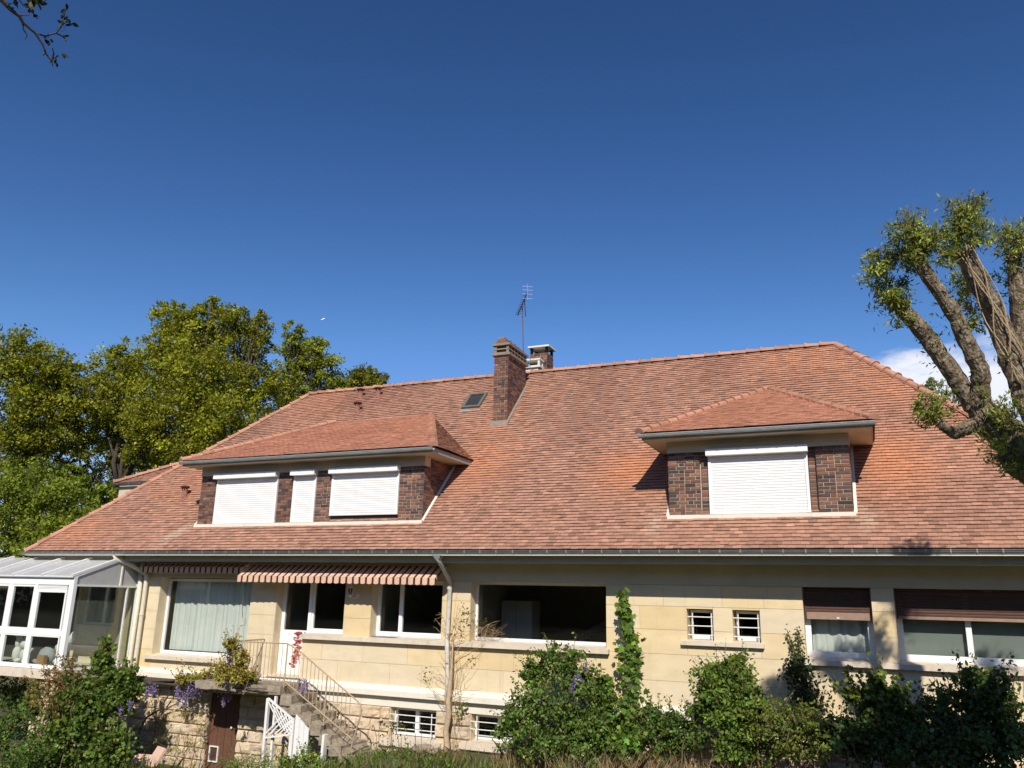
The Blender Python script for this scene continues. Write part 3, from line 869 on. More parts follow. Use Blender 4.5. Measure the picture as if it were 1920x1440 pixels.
# ridge and hip cappings
rt = MB()
nseg = 7; Lr = .40
for (xa, ra), (xb_, rb) in (((-Lr / 2, .085), (Lr / 2 - .05, .112)), ((Lr / 2 - .05, .135), (Lr / 2, .138))):
    A = [(xa, ra * math.cos(a), ra * math.sin(a) * .8) for a in np.linspace(math.pi * 1.06, -.06 * math.pi, nseg)]
    Bp = [(xb_, rb * math.cos(a), rb * math.sin(a) * .8) for a in np.linspace(math.pi * 1.06, -.06 * math.pi, nseg)]
    for i in range(nseg - 1): rt.face([A[i], Bp[i], Bp[i + 1], A[i + 1]])
    rt.face(Bp); rt.face(A[::-1])
RIDGE = rt.mesh('ridge_tile', MAT['ridge'])
def ridge_run(a, b, parent, lift=.0, length=.36, scale=1.0):
    a = np.array(a, float); b = np.array(b, float); d = b - a; ln = np.linalg.norm(d); d /= ln
    n = max(1, round(ln / (length * scale)))
    upv = np.array([0, 0, 1.0]); y = np.cross(upv, d); y /= np.linalg.norm(y); z = np.cross(d, y)
    for i in range(n):
        p = a + d * ln * (i + .5) / n + z * (lift + random.uniform(-.004, .006))
        sx = ln / n / (Lr * .93)
        m4 = Matrix(((d[0] * sx, y[0] * scale, z[0] * scale, p[0]), (d[1] * sx, y[1] * scale, z[1] * scale, p[1]), (d[2] * sx, y[2] * scale, z[2] * scale, p[2]), (0, 0, 0, 1)))
        k = random.uniform(.8, 1.2)
        wrap(m4, 'ridge_tile', RIDGE, parent, color=(.44 * k, .225 * k, .145 * k))
ridge_run((RXR, YR, ZR + .0), (RXL, YR, ZR + .0), roof)
ridge_run((RXL, YR, ZR), (XL, YE, ZE), roof)
ridge_run((RXR, YR, ZR), (XRi, YE, ZE), roof)

# --- bricks
BRICKCOL = [tuple(a * b for a, b in zip(c, (.82, .93, 1.0))) for c in [(.20, .085, .055), (.24, .10, .06), (.16, .075, .055), (.115, .062, .05), (.075, .05, .045), (.27, .125, .075), (.20, .10, .07), (.30, .135, .085), (.14, .08, .065)]]
ub = MB(); bx = .5
ub.hexa([(-.5, 0, -.5), (.5, 0, -.5), (.5, 1, -.5), (-.5, 1, -.5), (-.5, 0, .5), (.5, 0, .5), (.5, 1, .5), (-.5, 1, .5)])
# soften the arrises: pull the face in
ub2 = MB()
ub2.v = [(-.5, 1, -.5), (.5, 1, -.5), (.5, 1, .5), (-.5, 1, .5), (-.5, .3, -.5), (.5, .3, -.5), (.5, .3, .5), (-.5, .3, .5), (-.47, 0, -.42), (.47, 0, -.42), (.47, 0, .42), (-.47, 0, .42)]
ub2.f = [(8, 9, 10, 11), (4, 5, 9, 8), (5, 6, 10, 9), (6, 7, 11, 10), (7, 4, 8, 11), (0, 1, 5, 4), (1, 2, 6, 5), (2, 3, 7, 6), (3, 0, 4, 7)]
ub2.c = [None] * 9
BRICK = ub2.mesh('brick', MAT['brick'])
brick_count = [0]
def brick_panel(x0, x1, z0, z1, yf, parent, stuff, single=True, course=.069, tone=1.0):
    """Flemish-bond brick face in the XZ plane at y = yf"""
    n = round((z1 - z0) / course); ch = (z1 - z0) / n; j = .010
    for r in range(n):
        zc = z0 + (r + .5) * ch
        x = x0; k = r % 2
        while x < x1 - .02:
            ln = (.222 if k % 2 == 0 else .112)
            if x == x0 and r % 2: ln = .112 if random.random() < .6 else .167
            k += 1
            e_ = x + ln
            if x1 - e_ < .07: e_ = x1
            col = random.choice(BRICKCOL); kk = random.uniform(.85, 1.2) * tone; col = tuple(c * kk for c in col)
            yy = yf + random.uniform(-.003, .004)
            if single and brick_count[0] < 300:
                brick_count[0] += 1
                wrap(Matrix.Translation(((x + e_) / 2, yy, zc)) @ Matrix.Diagonal((e_ - x - j, .03, ch - j, 1)), 'brick', BRICK, parent, color=col)
            else:
                stuff.box(x + j / 2, e_ - j / 2, yy, yy + .02, zc - ch / 2 + j / 2, zc + ch / 2 - j / 2, col)
            x = e_
def brick_panel_side(y0, y1, z0, z1, xf, stuff, sgn=1, course=.069):
    n = round((z1 - z0) / course); ch = (z1 - z0) / n; j = .010
    for r in range(n):
        zc = z0 + (r + .5) * ch; y = y0; k = r % 2
        while y < y1 - .02:
            ln = .222 if k % 2 == 0 else .112; k += 1
            e_ = min(y + ln, y1)
            col = random.choice(BRICKCOL); kk = random.uniform(.85, 1.2); col = tuple(c * kk for c in col)
            xx = xf + random.uniform(-.003, .004)
            stuff.box(min(xx, xx - sgn * .02), max(xx, xx - sgn * .02), y + j / 2, e_ - j / 2, zc - ch / 2 + j / 2, zc + ch / 2 - j / 2, col)
            y = e_

def dorm_col(P, r):
    n = lowfreq(P[0] * 1.3 + 40, P[1] * 1.3 + 3)
    c = np.array([.47, .217, .134]) * (1 - .22 * (n - .5)) * (1 + random.gauss(0, .07))
    if random.random() < .2: c = c * .82
    if random.random() < .12: c = c * 1.16
    o = .6 * max(0, n - .55) * 2
    c = c * (1 - o) + np.array([.47, .205, .11]) * o
    return tuple(np.clip(c, .02, .8))
YD = -.19; ZS = 1.68; ZT = 2.97; ZL = 3.20
def dormer(x0, x1, piers, ridge, shutters, ex0, ex1, order):
    core = MB()
    core.box(x0 + .016, x1 - .016, YD + .09, 2.6, ZS - .3, ZL)
    for (a, b, rec) in piers: core.box(a + .012, b - .012, YD + .012 + rec, YD + .10, ZS - .05, ZT)
    d = core.build('dormer', MAT['mortar'], house)
    st = MB()
    for (a, b, rec) in order: brick_panel(a, b, ZS + .03, ZT, YD + rec, d, st, True)
    brick_panel_side(YD, 1.3, ZS + .03, ZL - .02, x1, st, 1); brick_panel_side(YD, 1.3, ZS + .03, ZL - .02, x0, st, -1)
    st.build('brick_field', MAT['brick_attr'], d, kind='stuff')
    B(x0 - .012, x1 + .012, YD - .015, YD + .25, ZT, ZL - .004).build('dormer_lintel', MAT['cream'], d)
    prism_x(MB(), [(YD + .1, ZS - .06), (YD - .07, ZS - .06), (YD - .07, ZS + .018), (YD + .1, ZS + .035)], x0 - .03, x1 + .03).build('dormer_sill', MAT['band'], d)
    # side flashings lying on the main slope
    for xs_, s in ((x0, -1), (x1, 1)):
        m = MB(); y0 = YD - .02; y1 = 1.32
        zf = lambda y: ZE + (y - YE) * (ZR - ZE) / (YR - YE)
        m.hexa([(xs_ - .005 * s, y0, zf(y0) - .02), (xs_ + s * .055, y0, zf(y0) - .02), (xs_ + s * .055, y1, zf(y1) - .02), (xs_ - .005 * s, y1, zf(y1) - .02),
                (xs_ - .005 * s, y0, zf(y0) + .085), (xs_ + s * .055, y0, zf(y0) + .075), (xs_ + s * .055, y1, zf(y1) + .075), (xs_ - .005 * s, y1, zf(y1) + .085)])
        m.build('flashing', MAT['band'], d)
    # eave box: soffit, fascia
    ey = YD - .47; ez = 3.33
    yback = 1.5
    sf = MB(); sf.box(ex0 + .05, ex1 - .05, ey + .05, yback, ZL, ZL + .02); sf.build('dormer_soffit', MAT['cream'], d)
    fa = MB()
    fa.box(ex0 + .035, ex1 - .035, ey + .035, ey + .055, ZL - .005, ez - .03)
    for xe, s in ((ex0 + .03, 1), (ex1 - .05, -1)): fa.box(xe, xe + .02, ey + .056, yback - .1, ZL - .005, ez - .02)
    fa.build('dormer_fascia', MAT['fascia'], d)
    gutter(ex0 - .02, ex1 + .02, ey - .015, ez - .045, .055, 'dormer_gutter', .36, house, 'zinc_light')
    # roof
    ya, za = 3.08, 5.02
    ra, rb = ridge
    e0 = np.array([ex0, ey, ez]); e1 = np.array([ex1, ey, ez])
    A = np.array([ra, ya, za]); Bq = np.array([rb, ya, za])
    bk0 = np.array([ex0, 1.44, ez]); bk1 = np.array([ex1, 1.44, ez])
    rm_ = MB(); dn = np.array([0, 0, -.025])
    if abs(rb - ra) > .05: rm_.face([e0 + dn, e1 + dn, Bq + dn, A + dn])
    else: rm_.face([e0 + dn, e1 + dn, A + dn])
    rm_.face([bk0 + dn, e0 + dn, A + dn]); rm_.face([e1 + dn, bk1 + dn, Bq + dn])
    dr = rm_.build('dormer_roof', MAT['underlay'], house)
    Vd = np.array([0, ya - ey, za - ez]); ln = np.linalg.norm(Vd); Vd /= ln
    poly = [(0, 0), (ex1 - ex0, 0), (rb - ex0, ln), (ra - ex0, ln)] if abs(rb - ra) > .05 else [(0, 0), (ex1 - ex0, 0), (ra - ex0, ln)]
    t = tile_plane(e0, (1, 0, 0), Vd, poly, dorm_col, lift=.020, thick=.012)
    # sides (u along -Y for the left, +Y for the right)
    for xe, P1, s in ((ex0, A, -1), (ex1, Bq, 1)):
        U = np.array([0, 1.0 * s, 0]); Vv = np.array([P1[0] - xe, 0, za - ez]); l2 = np.linalg.norm(Vv); Vv = Vv / l2
        O = np.array([xe, ey if s > 0 else 1.44, ez])
        wid = 1.44 - ey
        u_ap = (ya - O[1]) * s
        pl = [(0, 0), (wid, 0), (u_ap, l2)]
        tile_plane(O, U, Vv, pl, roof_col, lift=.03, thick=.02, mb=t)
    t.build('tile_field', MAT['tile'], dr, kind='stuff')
    ridge_run(A + [0, 0, .01], e0 + [0, 0, .02], dr, .0, .34, .85); ridge_run(Bq + [0, 0, .01], e1 + [0, 0, .02], dr, 0, .34, .85)
    for (a, b, zb) in shutters: shutter(a, b, 2.86, zb, YD - .01, 'shutter', SLAT_W, .054, .13)
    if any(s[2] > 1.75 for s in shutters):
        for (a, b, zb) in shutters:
            if zb > 1.75: B(a, b, YD + .075, YD + .085, ZS, ZT).build('opening_shade_sheet', MAT['dark'], d)  # dark sheet painting the shade behind the raised shutter
    return d
pR = [(-3.70, -3.05, 0), (-3.04, -2.88, .05), (-.99, -.86, .05), (-.85, -.24, 0)]
dormer(-3.70, -.24, pR, (-1.97, -1.97), [(-2.88, -.99, 1.71)], -4.16, .23, pR)
pL = [(-16.24, -15.68, 0), (-13.67, -13.18, 0), (-12.49, -12.02, 0), (-10.10, -9.43, 0)]
dormer(-16.24, -9.43, pL, (-14.5, -11.22), [(-15.68, -13.68, 1.71), (-13.18, -12.49, 1.71), (-12.02, -10.10, 1.85)], -16.58, -8.97, pL[::-1])
sd_ = MB(); sd_.box(-.26 + .02, -.10, -.05, .5, 2.7, 3.18); 
# the side dormer on the left hip end, only its roof corner seen
lr = MB(); e_ = 3.28
P0 = (-21.95, 1.9, e_); P1_ = (-18.9, 1.9, e_); P2 = (-18.9, 6.6, e_); P3 = (-21.95, 6.6, e_); AP = (-18.0, 4.3, 4.95)
lr.face([P0, P1_, AP][::1]); lr.face([P3, P0, AP]); lr.face([P2, P3, AP])
ldr = lr.build('side_dormer_roof', MAT['underlay'], house)
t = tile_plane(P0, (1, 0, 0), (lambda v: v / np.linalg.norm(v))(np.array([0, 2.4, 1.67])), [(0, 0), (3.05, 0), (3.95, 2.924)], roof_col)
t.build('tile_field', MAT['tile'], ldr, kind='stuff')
B(-21.85, -19.6, 2.0, 6.5, 2.0, e_ - .03).build('side_dormer_wall', MAT['cream'], house)
gutter(-21.98, -19.6, 1.86, e_ - .03, .05, 'side_dormer_gutter', .4)
ridge_run(AP, P0, ldr, .02)

# --- chimney
def chimney_big():
    x0, x1, y0, y1 = -9.02, -8.60, 2.57, 3.80
    m = MB(); m.box(x0 + .012, x1 - .012, y0 + .012, y1 - .012, 3.6, 6.40)
    c = m.build('chimney', MAT['mortar'], house)
    st = MB()
    brick_panel(x0, x1, 4.40, 6.38, y0, c, st, False); brick_panel_side(y0, y1, 4.40, 6.38, x1, st, 1); brick_panel_side(y0, y1, 4.4, 6.38, x0, st, -1)
    st.build('brick_field', MAT['brick_attr'], c, kind='stuff')
    cp = MB(); cp.box(x0 - .06, x1 + .06, y0 - .06, y1 + .06, 6.40, 6.46); cp.box(x0 - .03, x1 + .03, y0 - .03, y1 + .03, 6.46, 6.49)
    cp.box(x0 - .02, x1 + .02, y0 - .02, y1 + .02, 6.565, 6.60)
    cp.box(x0 - .055, x1 + .055, y0 - .055, y1 + .055, 6.68, 6.74)
    cp.build('chimney_cap', MAT['cap'], c)
    pl = MB()
    for k in range(7):
        yy = y0 + (y1 - y0) * k / 6
        for xx in (x0 + .03, x1 - .03):
            pl.box(xx - .035, xx + .035, yy - .03 if k else yy - .01, yy + .03 if k < 6 else yy + .01, 6.49, 6.565)
            pl.box(xx - .035, xx + .035, yy - .028 if k else yy - .01, yy + .028 if k < 6 else yy + .01, 6.60, 6.68)
    pl.build('cap_pillars', MAT['cap'], c)
    B(x0 + .12, x1 - .12, y0 + .12, y1 - .12, 6.49, 6.68).build('flue', MAT['dark'], c)
    tb = MB()
    for k in range(8):
        yy = y0 + .06 + k * .16
        for lv, (hw, hh) in enumerate(((.19, .065), (.14, .065), (.085, .06))):
            if lv == 2 and k % 2: continue
            jx = random.uniform(-.015, .015)
            tb.box((x0 + x1) / 2 - hw + jx, (x0 + x1) / 2 + hw + jx, yy - .065, yy + .065, 6.74 + lv * .065, 6.74 + lv * .065 + hh - .006, random.choice([(.34, .16, .09), (.28, .14, .09), (.2, .12, .09)]))
    tb.build('capping_bricks', MAT['brick_attr'], c)
    zf = lambda y: ZE + (y - YE) * (ZR - ZE) / (YR - YE)
    fl = MB(); yA, yB = y0 - .05, y1
    fl.hexa([(x1 + .002, yA, zf(yA)), (x1 + .05, yA, zf(yA)), (x1 + .05, yB, zf(yB)), (x1 + .002, yB, zf(yB)), (x1 + .002, yA, zf(yA) + .10), (x1 + .05, yA, zf(yA) + .07), (x1 + .05, yB, zf(yB) + .07), (x1 + .002, yB, zf(yB) + .10)])
    fl.build('flashing', MAT['cap'], c)
    fb = MB(); fb.hexa([(x0 - .06, y0 - .10, zf(y0 - .10) + .02), (x1 + .06, y0 - .10, zf(y0 - .10) + .02), (x1 + .06, y0, zf(y0) + .0), (x0 - .06, y0, zf(y0) + .0),
                        (x0 - .06, y0 - .10, zf(y0 - .10) + .05), (x1 + .06, y0 - .10, zf(y0 - .10) + .05), (x1 + .06, y0, zf(y0) + .1), (x0 - .06, y0, zf(y0) + .1)])
    fb.build('apron_flashing', MAT['cap'], c)
chimney_big()
def chimney_small():
    x0, x1, y0, y1 = -8.98, -8.42, 5.0, 5.5
    m = MB(); m.box(x0 + .012, x1 - .012, y0 + .012, y1 - .012, 5.0, 7.16)
    c = m.build('chimney', MAT['mortar'], house)
    st = MB(); brick_panel(x0, x1, 6.3, 7.16, y0, c, st, False); brick_panel_side(y0, y1, 6.3, 7.16, x1, st, 1)
    st.build('brick_field', MAT['brick_attr'], c, kind='stuff')
    cp = MB(); cp.box(x0 - .05, x1 + .07, y0 - .06, y1 + .06, 7.34, 7.39); cp.build('chimney_cap', MAT['cap_white'], c)
    pl = MB()
    for xx in (x0 + .04, x1 - .04):
        for yy in (y0 + .04, y1 - .04): pl.box(xx - .035, xx + .035, yy - .035, yy + .035, 7.16, 7.34)
    pl.build('cap_pillars', MAT['brick_attr'], c)
    lo = MB(); lx0, lx1, ly0, ly1 = -9.16, -8.5, 4.62, 4.96
    lo.box(lx0, lx1, ly0, ly1, 6.62, 6.68); lo.box(lx0, lx1, ly0, ly1, 6.84, 6.89)
    for xx in (lx0 + .05, lx1 - .05):
        for yy in (ly0 + .05, ly1 - .05): lo.box(xx - .03, xx + .03, yy - .03, yy + .03, 6.68, 6.84)
    lo.box(lx0 + .08, lx1 - .08, ly0 + .06, ly1 - .02, 6.0, 6.62)
    lo.build('low_cowl', MAT['cap_white'], c)
chimney_small()

# --- skylight and roof vents
zf = lambda y: ZE + (y - YE) * (ZR - ZE) / (YR - YE)
def on_slope(x, s, h):        # s: distance up the slope from the eave
    p = np.array([x, YE, ZE]) + VF * s + NF * h; return p
def slope_box(m, x0, x1, s0, s1, h0, h1):
    m.hexa([on_slope(x0, s0, h0), on_slope(x1, s0, h0), on_slope(x1, s1, h0), on_slope(x0, s1, h0), on_slope(x0, s0, h1), on_slope(x1, s0, h1), on_slope(x1, s1, h1), on_slope(x0, s1, h1)])
s0 = (3.17 - YE) / VF[1]; s1 = (3.68 - YE) / VF[1]
sk = MB(); f_ = .07
slope_box(sk, -10.26, -9.70, s0, s0 + f_, .0, .10); slope_box(sk, -10.26, -9.70, s1 - f_, s1, .0, .10)
slope_box(sk, -10.26, -10.26 + f_, s0 + f_, s1 - f_, 0, .10); slope_box(sk, -9.70 - f_, -9.70, s0 + f_, s1 - f_, 0, .10)
sko = sk.build('skylight', MAT['skylight'], house)
k_ = MB(); slope_box(k_, -10.26 + f_, -9.70 - f_, s0 + f_, s1 - f_, .066, .072); k_.build('pane', MAT['glass'], sko)
k_ = MB(); slope_box(k_, -10.26 + f_, -9.70 - f_, s0 + f_, s1 - f_, .05, .056); k_.build('blind', MAT['dark'], sko)
k_ = MB(); slope_box(k_, -10.30, -9.66, s0 - .12, s0 - .002, .024, .032); k_.build('apron', MAT['zinc_dull'], sko)
def vent(x, y):
    s = (y - YE) / VF[1]; p = on_slope(x, s, .0)
    m = MB(); m.tube([p, p + np.array([0, -.02, .20])], [.085, .075], 10)
    v = m.build('roof_vent', MAT['vent'], house)
    h = MB(); top = p + np.array([0, -.02, .30])
    h.tube([top - [0, 0, .02], top + [0, 0, .02], top + [0, 0, .04]], [.13, .12, .05], 12); h.build('vent_hood', MAT['vent_dark'], v)
    q = MB()
    for a in range(5):
        an = a * 1.2566; c0 = p + np.array([.065 * math.cos(an), -.02 + .065 * math.sin(an), .19]); q.bar(c0, c0 + np.array([0, 0, .10]), .03)
    q.build('vent_fins', MAT['vent'], v)
    t_ = MB(); t_.hexa([on_slope(x - .11, s - .14, .02), on_slope(x + .11, s - .14, .02), on_slope(x + .11, s + .14, .02), on_slope(x - .11, s + .14, .02), on_slope(x - .11, s - .14, .034), on_slope(x + .11, s - .14, .034), on_slope(x + .11, s + .14, .034), on_slope(x - .11, s + .14, .034)])
    t_.build('vent_tile', MAT['vent'], v)
for (x, y) in ((-14.28, 3.98), (-13.62, 3.96), (-13.95, 3.40), (-17.68, .68)): vent(x, y)

# ------------------------------------------------------------------ TV antenna
ant = empty('tv_antenna', (-8.66, 3.86, 6.7), 'tall rusty mast with yagi aerial behind the brick chimney', 'antenna')
MB().tube([(-8.66, 3.87, 5.6), (-8.78, 3.87, 8.28)], .016, 8).build('mast', MAT['mast'], ant)
bm_a, bm_b = np.array([-9.20, 4.50, 8.27]), np.array([-8.22, 2.92, 8.30])
MB().bar(bm_a, bm_b, .022).build('boom', MAT['black'], ant)
bd = (bm_b - bm_a) / np.linalg.norm(bm_b - bm_a); side = np.cross(bd, [0, 0, 1.0]); side /= np.linalg.norm(side)
el = MB()
for i in range(13):
    c = bm_a + (bm_b - bm_a) * i / 13.5
    el.bar(c - side * .075 + [0, 0, .02], c + side * .075 + [0, 0, .02], .014)
el.build('directors', MAT['black'], ant)
rf = MB()
for k in (-3, -1, 1, 3):
    c = bm_b + np.array([0, 0, .06 * k]) * 1.0 + bd * (.05 * abs(k) * -.3)
    rf.bar(c - side * .14, c + side * .14, .005)
rf.bar(bm_b - [0, 0, .24], bm_b + [0, 0, .24], .014)
rf.build('reflector', MAT['aluminium'], ant)
st_ = MB(); st_.bar((-8.67, 3.87, 7.95), bm_b - bd * .55, .018); st_.build('brace', MAT['black'], ant)

# ------------------------------------------------------------------ awnings
def awning(x0, x1, yf, zf_, zb, vh, label):
    a = empty('awning', ((x0 + x1) / 2, -.1, zf_), label, 'awning', 'striped awnings under the eaves')
    m = MB(); n = 24
    for i in range(n):
        xa, xb2 = x0 + (x1 - x0) * i / n, x0 + (x1 - x0) * (i + 1) / n
        sag = lambda x: .008 * math.sin(x * 3.1)
        m.face([(xa, yf, zf_ + sag(xa)), (xb2, yf, zf_ + sag(xb2)), (xb2, -.12, zb), (xa, -.12, zb)])
        m.face([(xa, -.12, zb - .006), (xb2, -.12, zb - .006), (xb2, yf + .005, zf_ + sag(xb2) - .006), (xa, yf + .005, zf_ + sag(xa) - .006)])
    m.build('canopy', MAT['awning'], a)
    v = MB(); per = .18; ns = int((x1 - x0) / per * 8)
    for i in range(ns):
        xa, xb2 = x0 + (x1 - x0) * i / ns, x0 + (x1 - x0) * (i + 1) / ns
        bot = lambda x: zf_ - vh + .022 * abs(math.cos(math.pi * (x / per - .135))) ** 1.0 * 1.0 - .011
        wav = lambda x, k: yf - .012 - .008 * k * math.sin(x * 5.3)
        mid = zf_ - vh * .15
        v.face([(xa, wav(xa, 0), zf_), (xa, wav(xa, .3), mid), (xb2, wav(xb2, .3), mid), (xb2, wav(xb2, 0), zf_)])
        v.face([(xa, wav(xa, .3), mid), (xa, wav(xa, 1), bot(xa)), (xb2, wav(xb2, 1), bot(xb2)), (xb2, wav(xb2, .3), mid)])
    v.build('valance', MAT['awning'], a)
    MB().tube([(x0, yf + .01, zf_ - .015), (x1, yf + .01, zf_ - .015)], .02, 8).build('front_bar', MAT['cream_pipe'], a)
    MB().tube([(x0 + .02, -.1, zb - .03), (x1 - .02, -.1, zb - .03)], .045, 10).build('roller', MAT['cream_pipe'], a)
    for x in (x0 + .25, x1 - .25): MB().bar((x, -.08, zb - .1), (x, yf + .02, zf_ - .03), .03).build('arm', MAT['aluminium'], a)
awning(-17.90, -14.42, -.30, .605, .70, .155, 'shorter striped awning rolled in above the curtained window')
awning(-14.33, -8.78, -.56, .405, .69, .150, 'longer striped awning pulled out above the door and window')
# crank rod by the curtained window
ck = MB(); ck.tube([(-14.36, -.35, .55), (-14.45, -.12, -.55), (-14.47, -.08, -.62), (-14.36, -.08, -.66), (-14.36, -.08, -.76), (-14.47, -.08, -.80)], .008, 6)
ck.build('handle_rod', MAT['aluminium'], None); tag(bpy.data.objects['handle_rod'], 'thin metal awning crank hanging beside the curtained window', 'crank')

# ------------------------------------------------------------------ wall lantern
lan = empty('wall_lantern', (-11.2, 0, -.05), 'small white carriage lantern on the wall between door and window', 'lantern')
lx, ly, lz = -11.27, -.17, .08
MB().tube([(-11.16, 0, .0), (-11.16, -.03, -.02), (-11.14, -.09, -.05), (-11.17, -.15, -.08), (lx + .02, ly, -.05), (lx, ly, -.02)], .009, 6).build('bracket', MAT['white_old'], lan)
MB().tube([(-11.16, 0, -.01), (-11.16, -.02, -.01)], .04, 8).build('back_plate', MAT['white_old'], lan)
cg = MB()
for a in range(6):
    c, s = math.cos(a * math.pi / 3), math.sin(a * math.pi / 3); c2, s2 = math.cos((a + 1) * math.pi / 3), math.sin((a + 1) * math.pi / 3)
    cg.bar((lx + .045 * c, ly + .045 * s, lz - .08), (lx + .075 * c, ly + .075 * s, lz + .08), .01)
    cg.bar((lx + .075 * c, ly + .075 * s, lz + .08), (lx + .075 * c2, ly + .075 * s2, lz + .08), .012)
cg.tube([(lx, ly, lz - .12), (lx, ly, lz - .08)], [.02, .05], 6)
cg.build('cage', MAT['white_old'], lan)
MB().tube([(lx, ly, lz - .075), (lx, ly, lz + .075)], [.04, .068], 6).build('lantern_glass', MAT['dark'], lan)
MB().tube([(lx, ly, lz + .08), (lx, ly, lz + .13), (lx, ly, lz + .17)], [.095, .05, .012], 6).build('lantern_roof', MAT['white_old'], lan)

# ------------------------------------------------------------------ curtains and what shows through the glass
def curtain(x0, x1, z0, z1, y, amp, label, seed):
    rng = random.Random(seed); m = MB(); n = int((x1 - x0) / .02)
    ph = [rng.uniform(0, 6) for _ in range(5)]
    yy = lambda x: y + amp * (math.sin(x * 34 + ph[0]) * .55 + math.sin(x * 19 + ph[1]) * .6 + math.sin(x * 57 + ph[2] + math.sin(x * 7)) * .3) * (0.45 + .55 * math.sin(x * 2.2 + ph[3]) ** 2)
    for i in range(n):
        a = x0 + (x1 - x0) * i / n; b = x0 + (x1 - x0) * (i + 1) / n
        m.face([(a, yy(a), z0), (b, yy(b), z0), (b, yy(b) * .8 + y * .2, z1), (a, yy(a) * .8 + y * .2, z1)])
    o = m.build('curtain', MAT['curtain'], smooth=True); tag(o, label, 'curtain')
curtain(-17.36, -14.1, -1.5, .33, .50, .035, 'large pale green curtain behind the big left window', 3)
curtain(-1.17, -.12, -.85, .30, .45, .03, 'short grey green curtain under the half closed brown shutter', 5)
bl_ = B(.36, 2.9, .40, .41, -.9, .3).build('window_blind', MAT['blind']); tag(bl_, 'plain grey blind behind the double window at the right edge', 'blind')
cab = empty('cabinet', (-8.07, 2.5, -2.0), 'tall white cabinet seen inside through the wide window', 'cabinet')
B(-8.49, -7.67, 2.3, 2.8, -2.0, -.04).build('cabinet_body', MAT['cabinet'], cab)
B(-8.485, -8.085, 2.28, 2.298, -1.95, -.05).build('cabinet_door', MAT['cabinet'], cab); B(-8.075, -7.675, 2.28, 2.298, -1.95, -.05).build('cabinet_door', MAT['cabinet'], cab)
ist = empty('indoor_stair', (-5.6, 2.0, -2.0), 'wooden stair rail rising indoors behind the wide window', 'stair')
MB().bar((-6.6, 2.0, -1.0), (-5.0, 2.0, -.1), .05, .16).build('handrail', MAT['wood_in'], ist)
MB().bar((-6.3, 2.0, -1.75), (-4.75, 2.0, -.85), .05, .26).build('stringer', MAT['wood_in'], ist)
for i in range(5):
    x = -6.4 + i * .32; B(x - .02, x + .02, 1.99, 2.03, -1.75 + .18 * i, -.85 + .18 * i).build('stair_spindle', MAT['wood_in'], ist)

# ------------------------------------------------------------------ conservatory
con = empty('conservatory', (-20.3, -1.0, -2.1), 'white framed lean-to conservatory on a concrete slab at the left end', 'conservatory')
CX0, CX1, CY = -23.2, -18.2, -2.0
B(CX0, CX1 + .03, CY - .05, -.005, -2.14, -1.93).build('base_slab', MAT['sill'], con)
cf = MB()
cf.box(CX0, CX1, CY, CY + .09, .08, .27)                 # header box
cf.box(CX0, CX1 - .002, CY - .03, CY + .10, .27, .30)
cf.box(CX1 - .17, CX1, CY + .004, CY + .10, -1.92, .08)  # corner post
cf.box(CX0, CX1 - .17, CY + .006, CY + .09, -1.14, -1.03)
cf.box(CX0, CX1 - .17, CY + .004, CY + .09, -1.92, -1.86)
cf.build('front_frame', MAT['white'], con)
post_x = [-20.50, -19.53]
for x in (-22.5, -21.5, -20.50, -19.53):
    B(x - .05, x + .05, CY + .002, CY + .085, -1.86, .08).build('mullion', MAT['white'], con)
edges = [-23.15, -22.5, -21.5, -20.50, -19.53, -18.37]
for a, b in zip(edges[:-1], edges[1:]):
    f1 = frame_mesh(a + .05, b - .05 if b > -18.5 else b - .05, -1.03, .08 if b < -18.5 else -.05, CY + .012, CY + .07, .055).build('sash', MAT['white'], con)
    B(a + .105, b - .105, CY + .035, CY + .041, -.975, .025 if b < -18.5 else -.105).build('pane', MAT['glass_cons'], f1)
    f2 = frame_mesh(a + .05, b - .05, -1.86, -1.14, CY + .012, CY + .07, .035).build('sash', MAT['white'], con)
    B(a + .085, b - .085, CY + .035, CY + .041, -1.825, -1.175).build('pane', MAT['glass_cons'], f2)
for i in range(4): B(-19.47, -18.43, CY + .016 + .004 * (i % 2), CY + .06, -.05 + .0325 * i, -.05 + .0325 * i + .026).build('vent_slat', MAT['white'], con)
# side glazing at x = CX1
sf_ = MB()
sf_.box(CX1 - .06, CX1 - .003, CY + .101, -.02, .055, .10); sf_.box(CX1 - .06, CX1 - .003, CY + .101, -.02, -1.93, -1.885)
sf_.box(CX1 - .055, CX1 - .004, -.37, -.33, -1.885, .055); sf_.box(CX1 - .055, CX1 - .004, -.62, -.58, .10, .66)
sf_.bar((CX1 - .03, CY + .04, .30), (CX1 - .03, -.60, .80), .055, .07); sf_.box(CX1 - .055, CX1 - .004, -.06, -.02, -1.885, .70)
sf_.build('side_frame', MAT['white_old'], con)
m_ = MB(); m_.box(CX1 - .034, CX1 - .028, CY + .101, -.37, -1.885, .055); m_.build('side_pane', MAT['glass_cons'], con)
m_ = MB(); m_.box(CX1 - .034, CX1 - .028, -.33, -.06, -1.885, .055); m_.build('side_pane', MAT['glass_cons'], con)
m_ = MB()
for xx in (CX1 - .034, CX1 - .028): m_.face([(xx, CY + .12, .10), (xx, -.62, .10), (xx, -.62, .76), (xx, CY + .12, .29)] if xx == CX1 - .028 else [(xx, CY + .12, .10), (xx, CY + .12, .29), (xx, -.62, .76), (xx, -.62, .10)])
m_.build('gable_panel', MAT['poly'], con)
m_ = MB(); m_.face([(CX1 - .03, -.57, .10), (CX1 - .03, -.03, .10), (CX1 - .03, -.03, .72), (CX1 - .03, -.57, .72)]); m_.build('gable_panel', MAT['poly'], con)
